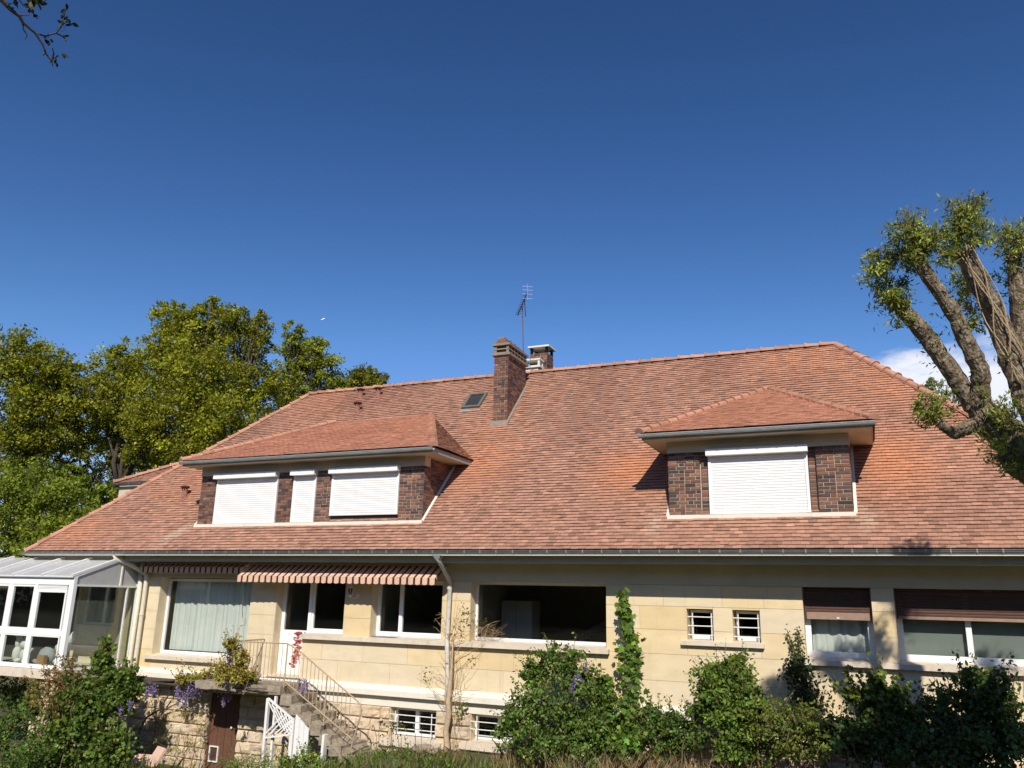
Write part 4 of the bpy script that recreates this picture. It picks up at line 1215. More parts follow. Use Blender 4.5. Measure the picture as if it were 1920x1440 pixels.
RT = lambda y: .30 + (y - CY) * (.80 - .30) / (-.60 - CY)
m_ = MB(); m_.hexa([(CX0, CY - .06, RT(CY - .06) - .02), (CX1 - .004, CY - .06, RT(CY - .06) - .02), (CX1 - .004, -.55, RT(-.55) - .02), (CX0, -.55, RT(-.55) - .02),
                    (CX0, CY - .06, RT(CY - .06) + .0), (CX1 - .004, CY - .06, RT(CY - .06)), (CX1 - .004, -.55, RT(-.55)), (CX0, -.55, RT(-.55))])
m_.build('roof_sheet', MAT['poly'], con)
x = CX1 - .04
while x > CX0:
    m_ = MB(); m_.bar((x, CY - .06, RT(CY - .06) + .03), (x, -.58, RT(-.58) + .03), .085, .06); m_.build('rafter', MAT['white_old'], con); x -= 1.09
B(CX0, -20.45, -.045, -.012, -1.92, .72).build('added_dark_back', MAT['dark'], con)  # dark sheet added so the panes look dark, as if mirroring trees
B(CX0 - .02, CX0 + .02, CY + .1, -.05, -1.92, .3).build('added_dark_end', MAT['dark'], con)  # dark end sheet, added likewise to darken the panes
# stone pier carrying the slab, blocks told apart
pr = empty('stone_pier', (-18.75, -1.65, -4.2), 'rough stone pier under the conservatory slab behind the climber', 'pier')
B(-19.06, -18.42, -1.88, -1.42, -4.6, -2.141).build('pier_core', MAT['rough_stone'], pr).color = (.4, .32, .22, 1)
z = -2.16; i = 0
while z > -4.3:
    for (a, b) in (((-19.08, -18.72), (-18.72, -18.40)) if i % 2 else ((-19.08, -18.40),)):
        wrap(Matrix.Translation(((a + b) / 2, -1.885, z - .13)) @ Matrix.Diagonal((b - a - .012, 1.3, .25, 1)), 'rock_faced_block', random.choice(RB), pr, color=(.56, .46, .32))
    z -= .262; i += 1

# white plaster figures behind the lower panes
def lump(m, c, r, n=10, jit=.06):
    c = np.array(c, float); r = np.array(r, float) * np.ones(3); b = len(m.v); rings = 7
    for i in range(rings + 1):
        th = math.pi * i / rings
        for j in range(n):
            a = 2 * math.pi * j / n; k = 1 + random.uniform(-jit, jit)
            m.v.append(tuple(c + r * k * np.array([math.sin(th) * math.cos(a), math.sin(th) * math.sin(a), math.cos(th)])))
    for i in range(rings):
        for j in range(n):
            p = b + i * n + j; q = b + i * n + (j + 1) % n
            m.f.append((p, p + n, q + n, q)); m.c.append(None)
def ear(m, a, b, r): m.tube([a, b], [r, .006], 6)
def figure(x, y, kind, label, sc=1.0, mat='plaster'):
    m = MB(); z0 = -1.84
    f = lambda dx, dy, dz: (x + dx * sc, y + dy * sc, z0 + dz * sc)
    if kind == 'cat':
        lump(m, f(0, 0, .14), np.array([.17, .13, .15]) * sc); lump(m, f(-.02, -.05, .33), np.array([.12, .1, .09]) * sc)
        ear(m, f(-.09, -.04, .38), f(-.12, -.04, .50), .04 * sc); ear(m, f(.05, -.04, .38), f(.08, -.04, .50), .04 * sc)
        lump(m, f(-.1, -.1, .04), np.array([.06, .08, .05]) * sc); lump(m, f(.1, -.1, .04), np.array([.06, .08, .05]) * sc)
    elif kind == 'tall':
        lump(m, f(0, 0, .16), np.array([.10, .10, .18]) * sc); lump(m, f(0, 0, .40), np.array([.075, .075, .14]) * sc); lump(m, f(.01, -.02, .56), np.array([.085, .08, .085]) * sc)
        ear(m, f(-.05, 0, .60), f(-.08, 0, .70), .03 * sc); ear(m, f(.05, 0, .60), f(.08, 0, .70), .03 * sc)
    elif kind == 'mushroom':
        lump(m, f(0, 0, .12), np.array([.07, .07, .14]) * sc); lump(m, f(.03, 0, .32), np.array([.16, .13, .12]) * sc); lump(m, f(-.06, -.02, .06), np.array([.08, .07, .06]) * sc)
    elif kind == 'dome':
        lump(m, f(0, 0, .14), np.array([.20, .15, .17]) * sc); lump(m, f(-.05, -.08, .03), np.array([.19, .08, .05]) * sc)
    elif kind == 'leaning':
        m.tube([f(-.05, .05, 0), f(.02, .06, .25), f(.13, .07, .45), f(.20, .07, .58)], [.08 * sc, .07 * sc, .06 * sc, .035 * sc], 10); lump(m, f(-.06, .04, .06), np.array([.12, .1, .08]) * sc)
    o = m.build('figurine', MAT[mat], smooth=True); tag(o, label, 'figurine', 'plaster figures in the conservatory')
figure(-20.24, -1.70, 'tall', 'tall slim plaster figure leftmost behind the conservatory pane', 1.19)
figure(-19.88, -1.68, 'cat', 'plaster cat with pricked ears behind the conservatory pane', 1.31)
figure(-19.20, -1.62, 'dome', 'grey rounded figure behind the conservatory pane beside the corner', 1.38, 'grey_plaster')
figure(-18.92, -1.50, 'leaning', 'leaning pale plaster stem figure in the conservatory', 1.31)
figure(-18.70, -1.66, 'mushroom', 'plaster mushroom figure nearest the conservatory corner', 1.25)
bxo = B(-19.22, -18.97, -1.90, -1.80, -1.84, -1.62).build('cardboard_box', MAT['card']); tag(bxo, 'small brown cardboard box leaning behind the conservatory pane', 'box')

# ------------------------------------------------------------------ landing, stairs, railing
stc = empty('outdoor_staircase', (-11.8, -.6, -3.4), 'weathered concrete steps and landing with a thin iron railing', 'staircase')
def rough_box(x0, x1, y0, y1, z0, z1, nx=8, jit=.012):
    m = MB()
    xs_ = np.linspace(x0, x1, nx + 1)
    top = []; bot = []
    ring = []
    for x in xs_:
        j = lambda: random.uniform(-jit, jit)
        ring.append([(x, y0 + j(), z0 + j()), (x, y0 + j(), z1 + j() * .5), (x, y1, z1 + j() * .4), (x, y1, z0 + j())])
    b = len(m.v)
    for r in ring: m.v += r
    for i in range(nx):
        for k in range(4):
            p = b + i * 4 + k; q = b + i * 4 + (k + 1) % 4
            m.f.append((p, p + 4, q + 4, q)); m.c.append(None)
    m.f.append((b, b + 1, b + 2, b + 3)); m.f.append(tuple(b + nx * 4 + k for k in (3, 2, 1, 0))); m.c += [None, None]
    return m
rough_box(-14.75, -12.28, -1.13, -.135, -2.17, -2.0, 14, .014).build('landing', MAT['concrete'], stc)
NS = 7; rise = 1.26 / NS; going = 1.95 / NS
for i in range(NS):
    zt = -2.0 - rise * (i + 1) + .0; xa = -12.28 + going * i
    last = i == NS - 1
    rough_box(xa + .002, xa + going + .03, -1.10, -.16, zt - rise * (1.15 if not last else 1.2), zt, 3, .012).build('step', MAT['concrete'], stc)
sm = MB()
sm.hexa([(-12.30, -1.06, -2.42), (-10.42, -1.06, -3.46), (-10.42, -.2, -3.46), (-12.30, -.2, -2.42), (-12.30, -1.06, -2.16), (-10.42, -1.06, -3.22), (-10.42, -.2, -3.22), (-12.30, -.2, -2.16)])
sm.build('stair_slab', MAT['concrete'], stc)
rough_box(-10.45, -9.9, -1.12, -.1, -3.55, -3.28, 4, .012).build('bottom_step', MAT['concrete'], stc)
RY = -1.06
rl = MB()
rl.tube([(-13.78, -.02, -1.09), (-13.78, RY, -1.10), (-12.25, RY, -1.09), (-11.94, RY, -1.09 - .12)], .016, 6)
rl.tube([(-11.94, RY, -1.21), (-10.30, RY, -2.16), (-10.20, RY, -2.23), (-10.16, RY, -2.32), (-10.17, RY, -2.42), (-10.36, RY, -3.10)], .016, 6)
rl.tube([(-13.78, -.02, -1.90), (-13.78, RY, -1.91), (-12.20, RY, -1.91), (-10.35, RY, -2.93)], .014, 6)
rl.tube([(-12.24, RY, -1.09), (-12.24, RY, -2.02)], .016, 6); rl.tube([(-13.78, RY, -1.09), (-13.78, RY, -2.02)], .016, 6); rl.tube([(-11.1, RY, -1.70), (-11.1, RY, -2.72)], .014, 6)
rail = rl.build('railing', MAT['iron'], stc)
BA = MB(); BA.tube([(0, 0, 0), (0, 0, 1)], .008, 5); BAM = BA.mesh('baluster', MAT['iron'])
def bal(x, y, z0, z1): wrap(Matrix.Translation((x, y, z0)) @ Matrix.Diagonal((1, 1, z1 - z0, 1)), 'baluster', BAM, rail)
n_ = 13
for i in range(1, n_): bal(-13.78 + (1.53) * i / n_, RY, -1.91, -1.095)
for i in range(1, 9): bal(-13.78, RY + (-.02 - RY) * i / 9, -1.905, -1.095)
for i in range(1, 17):
    x = -12.2 + 1.85 * i / 17
    zb = -1.91 - 1.02 * i / 17; zt = -1.09 if x < -12.2 else (-1.09 - (x + 12.25) * .387 if x < -11.94 else -1.21 - (x + 11.94) * .579)
    bal(x, RY, zb, zt)

# white lattice, board and posts beneath the stairs
tre = empty('trellis', (-12.1, -1.15, -3.7), 'broken white lattice panel in a post frame under the stairs', 'trellis')
MB().bar((-12.50, -1.2, -4.0), (-12.52, -1.2, -2.25), .075, .06).build('trellis_post', MAT['white_old'], tre)
MB().bar((-11.80, -1.2, -4.0), (-11.80, -1.2, -2.62), .085, .06).build('trellis_post', MAT['white_old'], tre)
MB().bar((-12.34, -1.14, -3.9), (-12.36, -1.14, -2.20), .06, .05).build('trellis_post', MAT['white_old'], tre)
MB().bar((-12.52, -1.21, -2.25), (-11.78, -1.21, -2.64), .05, .03).build('top_rail', MAT['white_old'], tre)
MB().bar((-12.5, -1.21, -3.06), (-11.80, -1.21, -2.93), .06, .03).build('bottom_rail', MAT['white_old'], tre)
for k in range(6):
    a0 = (-12.5 + .13 * k, -1.225, -2.98 + .012 * k); a1 = (min(-11.8, -12.5 + .13 * k + .42), -1.225, max(-2.98, -2.98) + .40 - .02 * k)
    t1 = min(1, (-11.82 - a0[0]) / .42); zz = a0[2] + .40 * t1
    lim = -2.27 - (a0[0] + .42 * t1 + 12.52) * .527
    if t1 > .15: MB().bar(a0, (a0[0] + .42 * t1, -1.225, min(zz, lim)), .028, .012, (0, 1, 0)).build('lattice_slat', MAT['white_old'], tre)
for k in range(6):
    x0_ = -12.5 + .12 * k; z0_ = -2.29 - .062 * k
    t1 = min(1, (-11.8 - x0_) / .42)
    if t1 > .15: MB().bar((x0_, -1.24, z0_), (x0_ + .42 * t1, -1.24, max(z0_ - .52 * t1, -2.99)), .028, .012, (0, 1, 0)).build('lattice_slat', MAT['white_old'], tre)
wb = empty('white_boards', (-11.55, -1.18, -3.6), 'upright white boards beside the lattice under the stairs', 'boards')
for k in range(3):
    xa = -11.74 + k * .125
    m_ = MB(); zt0 = -2.53 - k * .095; m_.hexa([(xa, -1.20, -4.0), (xa + .118, -1.20, -4.0), (xa + .118, -1.17, -4.0), (xa, -1.17, -4.0), (xa, -1.20, zt0), (xa + .118, -1.20, zt0 - .08), (xa + .118, -1.17, zt0 - .08), (xa, -1.17, zt0)])
    m_.build('board', MAT['white_old'], wb)
po = MB(); po.bar((-11.02, -1.12, -3.9), (-10.99, -1.12, -2.88), .13, .06); po.build('white_post', MAT['white_old']); tag(bpy.data.objects['white_post'], 'lone white post propping the foot of the concrete stairs', 'post')
# ledge beam at the left of the landing
lg = rough_box(-17.5, -14.78, -.42, -.14, -2.26, -2.16, 10, .01); lgo = lg.build('timber_beam', MAT['bark_dark']); tag(lgo, 'old dark timber beam carrying the wisteria left of the landing', 'beam')
# fallen pinkish slabs
for i, (x, y, z, rx, rz, sx, sz, lab) in enumerate(((-15.85, -1.1, -3.98, .55, -.35, .42, .46, 'pink stone slab leaning at the cellar door, upright one'), (-16.35, -1.0, -4.05, 1.05, .25, .55, .40, 'pale stone slab lying tilted left of the upright pink slab'))):
    o = B(-sx / 2, sx / 2, -.03, .03, 0, sz).build('stone_slab', MAT['pink_slab'], None, loc=(0, 0, 0)); o.location = (x, y, z); o.rotation_euler = (-rx, 0, rz)
    tag(o, lab, 'slab', 'slabs by the cellar door')

# ------------------------------------------------------------------ trees
def limb_pts(a, b, n, wob, rng):
    a = np.array(a, float); b = np.array(b, float); L_ = np.linalg.norm(b - a)
    off = np.array([0, 0, 0.0]); res = []
    for i in range(n + 1):
        t = i / n
        if 0 < i < n: off = off * .6 + np.array([rng.uniform(-1, 1) for _ in range(3)]) * wob * L_
        else: off = off * 0
        res.append(a + (b - a) * t + off)
    return res
def broad_tree(name, base, clumps, label, leafcol, size, nsub, nleaf, group=None, trunk_r=.28, seed=1, barkm='bark_dark', shape='diamond', bare=0, cat='tree'):
    """clumps: list of (x, y, z, r)"""
    rng = random.Random(seed)
    t = empty(name, base, label, cat, group)
    m = MB(); base = np.array(base, float)
    zs = [c[2] for c in clumps]; cx = np.mean([c[0] for c in clumps]); cy = np.mean([c[1] for c in clumps])
    fork = np.array([base[0] * .6 + cx * .4, base[1] * .6 + cy * .4, base[2] + (min(zs) - base[2]) * .7 + .5])
    tp = limb_pts(base - [0, 0, .3], fork, 6, .02, rng)
    m.tube(tp, list(np.linspace(trunk_r * 1.25, trunk_r * .75, len(tp))), 9, jit=.08)
    for c in clumps:
        e_ = np.array(c[:3]); mid = limb_pts(fork, e_, 5, .05, rng)
        m.tube(mid, list(np.linspace(trunk_r * .5, .03, len(mid))), 6, jit=.08)
        for k in range(5 + bare):
            d = np.array([rng.gauss(0, 1), rng.gauss(0, 1), rng.gauss(.5, .7)]); d /= np.linalg.norm(d)
            q = limb_pts(mid[3], e_ + d * c[3] * rng.uniform(.7, .95), 4, .06, rng)
            m.tube(q, list(np.linspace(trunk_r * .18, .012, len(q))), 5)
    m.build('trunk', MAT[barkm], t, smooth=True)
    ch = []
    for c in clumps:
        f = (c[3] / np.mean([k[3] for k in clumps])) ** 2
        P, tone = clump_points(c[:3], (c[3], c[3], c[3] * .85), max(6, int(nsub * f * 1.75)), int(nleaf * 1.35), .23, .38)
        n = len(P); cols = greens(n, leafcol, .2, .12) * tone[:, None] * np.array([1.42, 1.38, .92])
        ch.append(leaf_arrays(P, size * .68 * RNG.uniform(.6, 1.4, n), cols, shape, .5))
    leaf_obj('crown', ch, MAT['leaf'], t)
    return t
def pix_clumps(lst, dist, spread=1.0):
    r = []
    for (u, v, rad, *dd) in lst:
        dd_ = dist + (dd[0] if dd else 0)
        p = atd(u, v, dd_); r.append((p[0], p[1], p[2], rad / FPX * dd_))
    return r
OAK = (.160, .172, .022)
def base_of(cl, zb=-2.0): return (np.mean([c[0] for c in cl]), np.mean([c[1] for c in cl]) + .5, zb)
tg = 'woodland trees behind the house'
c1 = pix_clumps([(60, 690, 62), (20, 740, 70), (110, 700, 55), (150, 745, 55), (90, 780, 62, -1), (30, 830, 60), (10, 665, 45), (150, 815, 45, 2), (70, 850, 45)], 46)
broad_tree('oak_tree', base_of(c1), c1, 'rounded oak at the left edge behind the conservatory roof', OAK, .21, 34, 52, tg, seed=11)
c2 = pix_clumps([(340, 640, 62), (405, 615, 55), (300, 690, 62), (380, 700, 80, -2), (450, 665, 55), (330, 600, 40), (470, 620, 40), (480, 730, 60), (420, 780, 75, -3), (310, 780, 75, -2), (370, 850, 70, -3), (395, 575, 22), (440, 595, 22), (490, 600, 20)], 44)
broad_tree('oak_tree', base_of(c2), c2, 'tallest oak rising behind the left end of the roof', (.165, .175, .020), .20, 38, 52, tg, seed=12)
c3 = pix_clumps([(560, 660, 42), (595, 690, 42), (545, 720, 48), (615, 730, 38), (555, 620, 22), (600, 650, 20), (575, 770, 45)], 48)
broad_tree('oak_tree', base_of(c3), c3, 'narrower oak right of the tallest one behind the ridge', (.15, .172, .024), .20, 30, 48, tg, seed=13)
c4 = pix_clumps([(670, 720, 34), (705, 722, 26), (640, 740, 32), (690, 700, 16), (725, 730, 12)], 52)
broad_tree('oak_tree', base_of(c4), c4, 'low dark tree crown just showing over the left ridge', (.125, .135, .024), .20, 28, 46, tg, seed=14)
c5 = pix_clumps([(225, 700, 50), (200, 750, 52), (250, 760, 55, -1), (215, 800, 52, 1), (280, 830, 50, -2), (230, 665, 28), (255, 850, 40, 3)], 45)
broad_tree('oak_tree', base_of(c5), c5, 'oak filling the dip between the two larger oaks', (.15, .165, .022), .20, 30, 50, tg, seed=15, bare=4)
c6 = pix_clumps([(40, 930, 62), (110, 955, 58, -2), (20, 1000, 60), (170, 1000, 50, -3), (90, 1020, 55, -4), (215, 950, 38, -2), (250, 930, 30, -2), (130, 905, 30, 1), (300, 905, 28, 2)], 34)
broad_tree('maple_tree', base_of(c6), c6, 'fresh green lower tree behind the conservatory roof', (.130, .165, .026), .15, 34, 56, tg, seed=16)
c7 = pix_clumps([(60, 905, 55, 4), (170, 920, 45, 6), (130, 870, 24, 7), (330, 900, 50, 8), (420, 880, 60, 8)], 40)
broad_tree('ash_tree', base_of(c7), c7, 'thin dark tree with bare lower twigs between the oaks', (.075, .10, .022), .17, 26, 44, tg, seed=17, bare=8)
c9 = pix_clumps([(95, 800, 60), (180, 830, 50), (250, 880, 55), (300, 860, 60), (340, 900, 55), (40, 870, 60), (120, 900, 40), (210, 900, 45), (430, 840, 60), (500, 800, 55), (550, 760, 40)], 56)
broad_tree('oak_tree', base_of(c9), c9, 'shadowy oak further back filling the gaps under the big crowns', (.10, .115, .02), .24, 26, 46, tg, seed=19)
c8 = pix_clumps([(1755, 735, 24), (1790, 760, 26), (1770, 775, 30), (1725, 755, 14), (1800, 725, 14), (1745, 715, 10)], 42)
broad_tree('birch_tree', base_of(c8), c8, 'sparse treetop showing over the right hip of the roof', (.16, .19, .10), .15, 10, 26, None, seed=18, bare=3, trunk_r=.12)

# pollarded tree at the right
pol = empty('pollard_tree', (2.7, -5.9, -2.9), 'pollarded tree with stubby limbs and leafy tufts at the right edge', 'tree')
rng = random.Random(5)
pm_ = MB()
def limb(pts, r0, r1, seg=9, n=11, rough=.12):
    P = []
    for a, b in zip(pts[:-1], pts[1:]):
        q = limb_pts(a, b, seg, .012, rng); P += q[:-1]
    P.append(np.array(pts[-1], float))
    R = np.linspace(r0, r1, len(P)) * np.array([1 + rng.uniform(-.07, .09) for _ in P])
    R[-1] *= 1.15
    pm_.tube(P, list(R), n + 4, jit=rough)
    return P
F = atd(1836, 775, 10.9); F2 = atd(1815, 700, 10.8)
TR = np.array([2.45, -5.9, 1.2])
limb([(2.8, -5.95, -3.2), (2.6, -5.9, -1.0), TR], .42, .34, 6, 14)
limb([TR, atd(1920, 835, 10.9), atd(1870, 800, 10.9), F], .25, .155, 4, 13)
A_end = atd(1672, 560, 10.7); B_end = atd(1716, 478, 10.6); C_end = atd(1806, 468, 11.2)
limb([F, atd(1790, 705, 10.8), atd(1730, 620, 10.75), A_end], .115, .08)
limb([F, atd(1838, 690, 10.75), atd(1795, 600, 10.7), B_end], .108, .072)
G = atd(1915, 720, 11.2)
limb([TR, atd(1950, 800, 11.2), G, atd(1862, 585, 11.2), C_end], .175, .10)
D_end = atd(1902, 470, 11.6); limb([atd(1935, 760, 11.4), atd(1915, 620, 11.5), D_end], .13, .075)
E1 = atd(2010, 470, 11.5); limb([TR, atd(2000, 720, 11.4), E1], .16, .09)
S_end = atd(1747, 772, 10.5); limb([F + [0, 0, -.12], atd(1790, 812, 10.6), atd(1768, 800, 10.5), S_end], .085, .035)
Lw = atd(1875, 852, 10.7); limb([atd(1940, 900, 10.8), atd(1900, 880, 10.75), Lw], .10, .05)
off = [((2.72, -6.7, 5.62), .09), ((4.0, -6.3, 4.4), .10)]
for (p, r) in off: limb([TR, (TR + np.array(p)) / 2 + [.1, 0, .2], p], .2, r)
pm_.build('trunk', MAT['bark'], pol)
iv = MB()
for k in range(5):
    P = []
    for t in np.linspace(0, 1, 14):
        c = (1 - t) * G + t * C_end if t > .0 else G
        mid = atd(1862, 585, 11.2)
        c = (1 - t / .55) * G + (t / .55) * mid if t < .55 else (1 - (t - .55) / .45) * mid + ((t - .55) / .45) * C_end
        a = -2.3 + k * .35 + .4 * math.sin(t * 9 + k * 2)
        P.append(c + (.175 - .055 * t) * np.array([math.cos(a), math.sin(a) - .2, 0.0]))
    iv.tube(P, .008, 5)
iv.build('ivy_stems', MAT['bark_pale'], pol)
tufts = [(A_end, .24, 1.0), (atd(1655, 505, 10.7), .25, 1.0), (B_end, .22, 1.0), (atd(1705, 440, 10.6), .24, 1.0), (atd(1740, 455, 10.6), .16, .6), (C_end + [0, 0, .16], .28, 1.3), (atd(1812, 410, 11.2), .26, 1.2), (D_end + [0, 0, .05], .30, 1.2),
         (atd(1900, 540, 11.8), .24, .6), (atd(1815, 535, 11.9), .22, .6), (atd(1825, 590, 11.9), .24, .6), (atd(1770, 485, 10.7), .12, .3), (E1, .3, .6), (S_end, .19, .5), (atd(1738, 765, 10.5), .14, .3), (atd(1880, 840, 10.7), .24, .5), (atd(1900, 870, 10.6), .2, .4), (atd(1870, 770, 10.6), .22, .3), (atd(1905, 790, 10.6), .22, .3), (atd(1690, 590, 10.7), .14, .25)]
tufts += [(np.array(p) + [0, 0, .1], .36, 1.3) for p, r in off]
ch = []; sh = MB()
for (c, r, dens) in tufts:
    P, tone = clump_points(c, (r, r, r), int(36 * dens), 26, .36, .5)
    n = len(P); ch.append(leaf_arrays(P, .066 * RNG.uniform(.6, 1.3, n), greens(n, (.235, .265, .055), .28, .15) * tone[:, None], 'lance', .3, out=np.tile([0, 0, 0], (n, 1))))
    for k in range(int(20 * dens)):
        d = np.array([rng.gauss(0, .6), rng.gauss(0, .6), abs(rng.gauss(.9, .4))]); d /= np.linalg.norm(d)
        tip = c + d * r * rng.uniform(.95, 1.4); sh.tube([c + d * r * .2, tip], [.008, .003], 4)
        q = tip - d * np.linspace(0, .3, 7)[:, None] * r * 1.4 + RNG.normal(0, .015, (7, 3))
        ch.append(leaf_arrays(q, .075 * RNG.uniform(.6, 1.2, 7), greens(7, (.21, .25, .05), .25, .15), 'lance', .2, -1.2))
for seg in ((A_end, F), (B_end, F), (C_end, G), (S_end, F)):      # epicormic sprays along limbs
    for k in range(10):
        t = rng.random(); c = seg[0] * (1 - t) + seg[1] * t + RNG.normal(0, .12, 3)
        P = c + RNG.normal(0, .06, (14, 3)); ch.append(leaf_arrays(P, .07 * RNG.uniform(.6, 1.2, 14), greens(14, (.10, .12, .022), .25, .15), 'lance', .3))
leaf_obj('crown', ch, MAT['leaf'], pol); sh.build('shoots', MAT['twig'], pol, kind='stuff')

# shade tree standing right of the frame, and the wood across the garden that the panes reflect
cS = [(3.0, -11.3, 5.2, .85), (4.0, -11.6, 5.4, .95), (5.1, -11.2, 5.3, 1.0), (6.2, -11.6, 5.5, 1.0), (3.6, -10.8, 4.7, .8), (5.0, -12.0, 4.6, .9), (7.2, -11.0, 5.2, 1.0), (2.6, -10.9, 4.7, .6)]
broad_tree('shade_tree', (5.2, -11.2, -2.0), cS, 'broad leafy tree standing right of the picture, shading the right shrubs', (.06, .09, .018), .17, 46, 50, None, seed=21, trunk_r=.3)
P = []
for i in range(40):
    x = -75 + i * 3.4 + random.uniform(-1, 1); y = -38 - random.uniform(0, 9)
    for k in range(5): P.append(clump_points((x + random.uniform(-2, 2), y, -1.0 + k * 2.3 + random.uniform(-.6, .6)), 2.6, 8, 10, .5)[0])
P = np.concatenate(P)
fwo = leaf_obj('far_wood', [leaf_arrays(P, .7 * RNG.uniform(.7, 1.3, len(P)), greens(len(P), (.035, .055, .014)), 'diamond', .3)], MAT['leaf'], None, 'stuff')
hm_ = MB()
hx = np.linspace(-78, 62, 57); hz = np.linspace(-3, 11, 8)
for zz_ in hz:
    for xx_ in hx: hm_.v.append((xx_ + random.uniform(-.8, .8), -46 + random.uniform(-2.2, 1.2) + .12 * zz_ ** 1.2 * -1 if zz_ > 0 else -45.5, zz_ + (random.uniform(-1.4, 1.2) if zz_ > 10 else 0)))
for jj in range(7):
    for ii in range(56):
        a_ = jj * 57 + ii; hm_.f.append((a_, a_ + 1, a_ + 58, a_ + 57)); hm_.c.append(None)
hm_.build('foliage_backing', MAT['wood_backing'], fwo, kind='stuff')  # opaque sheet added behind the leaves to close sky gaps in reflections
tag(bpy.data.objects['far_wood'], 'dark wood across the garden mirrored in the panes', 'wood')

# overhanging branch tip at the top left
br = empty('overhanging_branch', atd(-60, -60, 4.6), 'bare branch tip with a few dark leaves hanging in at the top left', 'branch')
bmh = MB()
q = lambda u, v, d=4.5: atd(u, v, d)
bmh.tube([q(-60, -60), q(5, 2), q(20, 18), q(36, 30), q(43, 42), q(66, 62), q(80, 83), q(86, 100), q(97, 115)], [.016, .0095, .0085, .0075, .0065, .0055, .0045, .004, .0035], 6)
for pts in ([(43, 42), (44, 55), (51, 66), (46, 74)], [(66, 62), (85, 68), (105, 62), (114, 52), (118, 38), (124, 15)], [(105, 62), (115, 67), (122, 73)], [(36, 29), (56, 28)], [(86, 99), (80, 104)], [(97, 113), (101, 100), (98, 90)], [(97, 112), (110, 104)], [(-5, -20), (30, -10), (44, 10), (57, 16), (70, 36)], [(112, 50), (125, 40), (138, 47)]):
    bmh.tube([q(*p) for p in pts], list(np.linspace(.0042, .0022, len(pts))), 5)
bmh.build('twigs', MAT['bark_dark'], br)
LP = [(62, 3, .07), (66, 8, .075), (58, 10, .06), (72, 4, .06), (70, 30, .045), (22, 6, .05), (34, 3, .05), (26, 12, .03), (54, 20, .03), (124, 16, .05), (121, 30, .04), (124, 31, .03), (120, 49, .05), (134, 42, .05), (122, 72, .04), (97, 82, .05), (103, 108, .05), (116, 100, .05), (98, 118, .045), (106, 117, .03), (88, 71, .025), (118, 40, .035), (110, 55, .03)]
P = np.array([q(a, b) for a, b, s in LP])
leaf_obj('leaves', [leaf_arrays(np.repeat(P, 3, 0) + RNG.normal(0, .004, (3 * len(P), 3)), np.repeat([s for *_, s in LP], 3) * .62, greens(3 * len(P), (.03, .035, .012)), 'oval', .1)], MAT['leaf'], br)

# ------------------------------------------------------------------ shrubs and climbers
def shrub(name, label, lumps, leafcol, size, nsub, nleaf, shape='oval', stems=8, cat='shrub', group=None, seed=1, extra=None, mat='leaf', var=.34, zbase=None, sub=.4, shoots=8):
    rngs = random.Random(seed)
    cx = np.mean([l[0] for l in lumps]); cy = np.mean([l[1] for l in lumps]); zb = zbase if zbase is not None else gz(cx, cy)
    t = empty(name, (cx, cy, zb), label, cat, group)
    m = MB()
    for k in range(stems):
        l = lumps[k % len(lumps)]
        p = np.array([l[0] + rngs.uniform(-.3, .3) * l[3], l[1] + rngs.uniform(-.2, .2), zb - .1])
        e_ = np.array(l[:3]) + np.array([rngs.uniform(-.7, .7) * l[3], rngs.uniform(-.5, .3) * l[3], rngs.uniform(-.2, .8) * (l[4] if len(l) > 4 else l[3])])
        pp = limb_pts(p, e_, 6, .04, rngs); m.tube(pp, list(np.linspace(.018, .005, len(pp))), 5)
    m.build('stems', MAT['twig'], t, kind='stuff')
    ch = []
    for l in lumps:
        rz = l[4] if len(l) > 4 else l[3]
        P, tone = clump_points(l[:3], (l[3], min(l[3], .55), rz), int(nsub * 1.05), nleaf, sub * .70, .62)
        n = len(P); ch.append(leaf_arrays(P, size * .78 * RNG.uniform(.55, 1.4, n), greens(n, leafcol, var, .16) * tone[:, None], shape, .45, .5, out=np.tile([0, -.35, 0], (n, 1))))
    ss = MB()
    for k in range(int(shoots * len(lumps))):
        l = lumps[k % len(lumps)]; rz = l[4] if len(l) > 4 else l[3]
        a = rngs.uniform(0, math.pi) if rngs.random() < .85 else rngs.uniform(-.5, 3.6)
        d = np.array([math.cos(a), rngs.uniform(-.9, .1), math.sin(a)]); d /= np.linalg.norm(d)
        p0 = np.array(l[:3]) + d * np.array([l[3], min(l[3], .55), rz]) * .75
        ln = rngs.uniform(.15, .42)
        dd = d * .6 + np.array([rngs.gauss(0, .3), rngs.gauss(0, .2), rngs.uniform(.1, .8)]); dd /= np.linalg.norm(dd)
        p1 = p0 + dd * ln; ss.tube([p0, (p0 + p1) / 2 + [0, 0, .02], p1], [.006, .004, .002], 4)
        m_ = rngs.randint(5, 11); q_ = p0 + (p1 - p0) * np.linspace(.25, 1, m_)[:, None] + RNG.normal(0, .022, (m_, 3))
        ch.append(leaf_arrays(q_, size * .8 * RNG.uniform(.5, 1.1, m_), greens(m_, np.array(leafcol) * np.array([1.25, 1.15, 1.0]), var, .16), shape, .35, .3))
    if ss.v: ss.build('shoots', MAT['twig'], t, kind='stuff')
    if extra: ch += extra
    leaf_obj('leaves', ch, MAT[mat], t)
    return t
def flower_parts(fl, parent):
    for f in fl: leaf_obj('flower_cluster', [f], MAT['petal'], parent)
def raceme(c, ln, n=60):
    n = int(n * 1.6)
    t = RNG.random(n) ** .8
    P = np.array(c) + np.stack([RNG.normal(0, 1, n) * .045 * (1 - .7 * t), RNG.normal(0, 1, n) * .045 * (1 - .7 * t), -t * ln], 1)
    return leaf_arrays(P, .042 * RNG.uniform(.7, 1.3, n), greens(n, (.30, .245, .47), .25, .1), 'oval', .2)
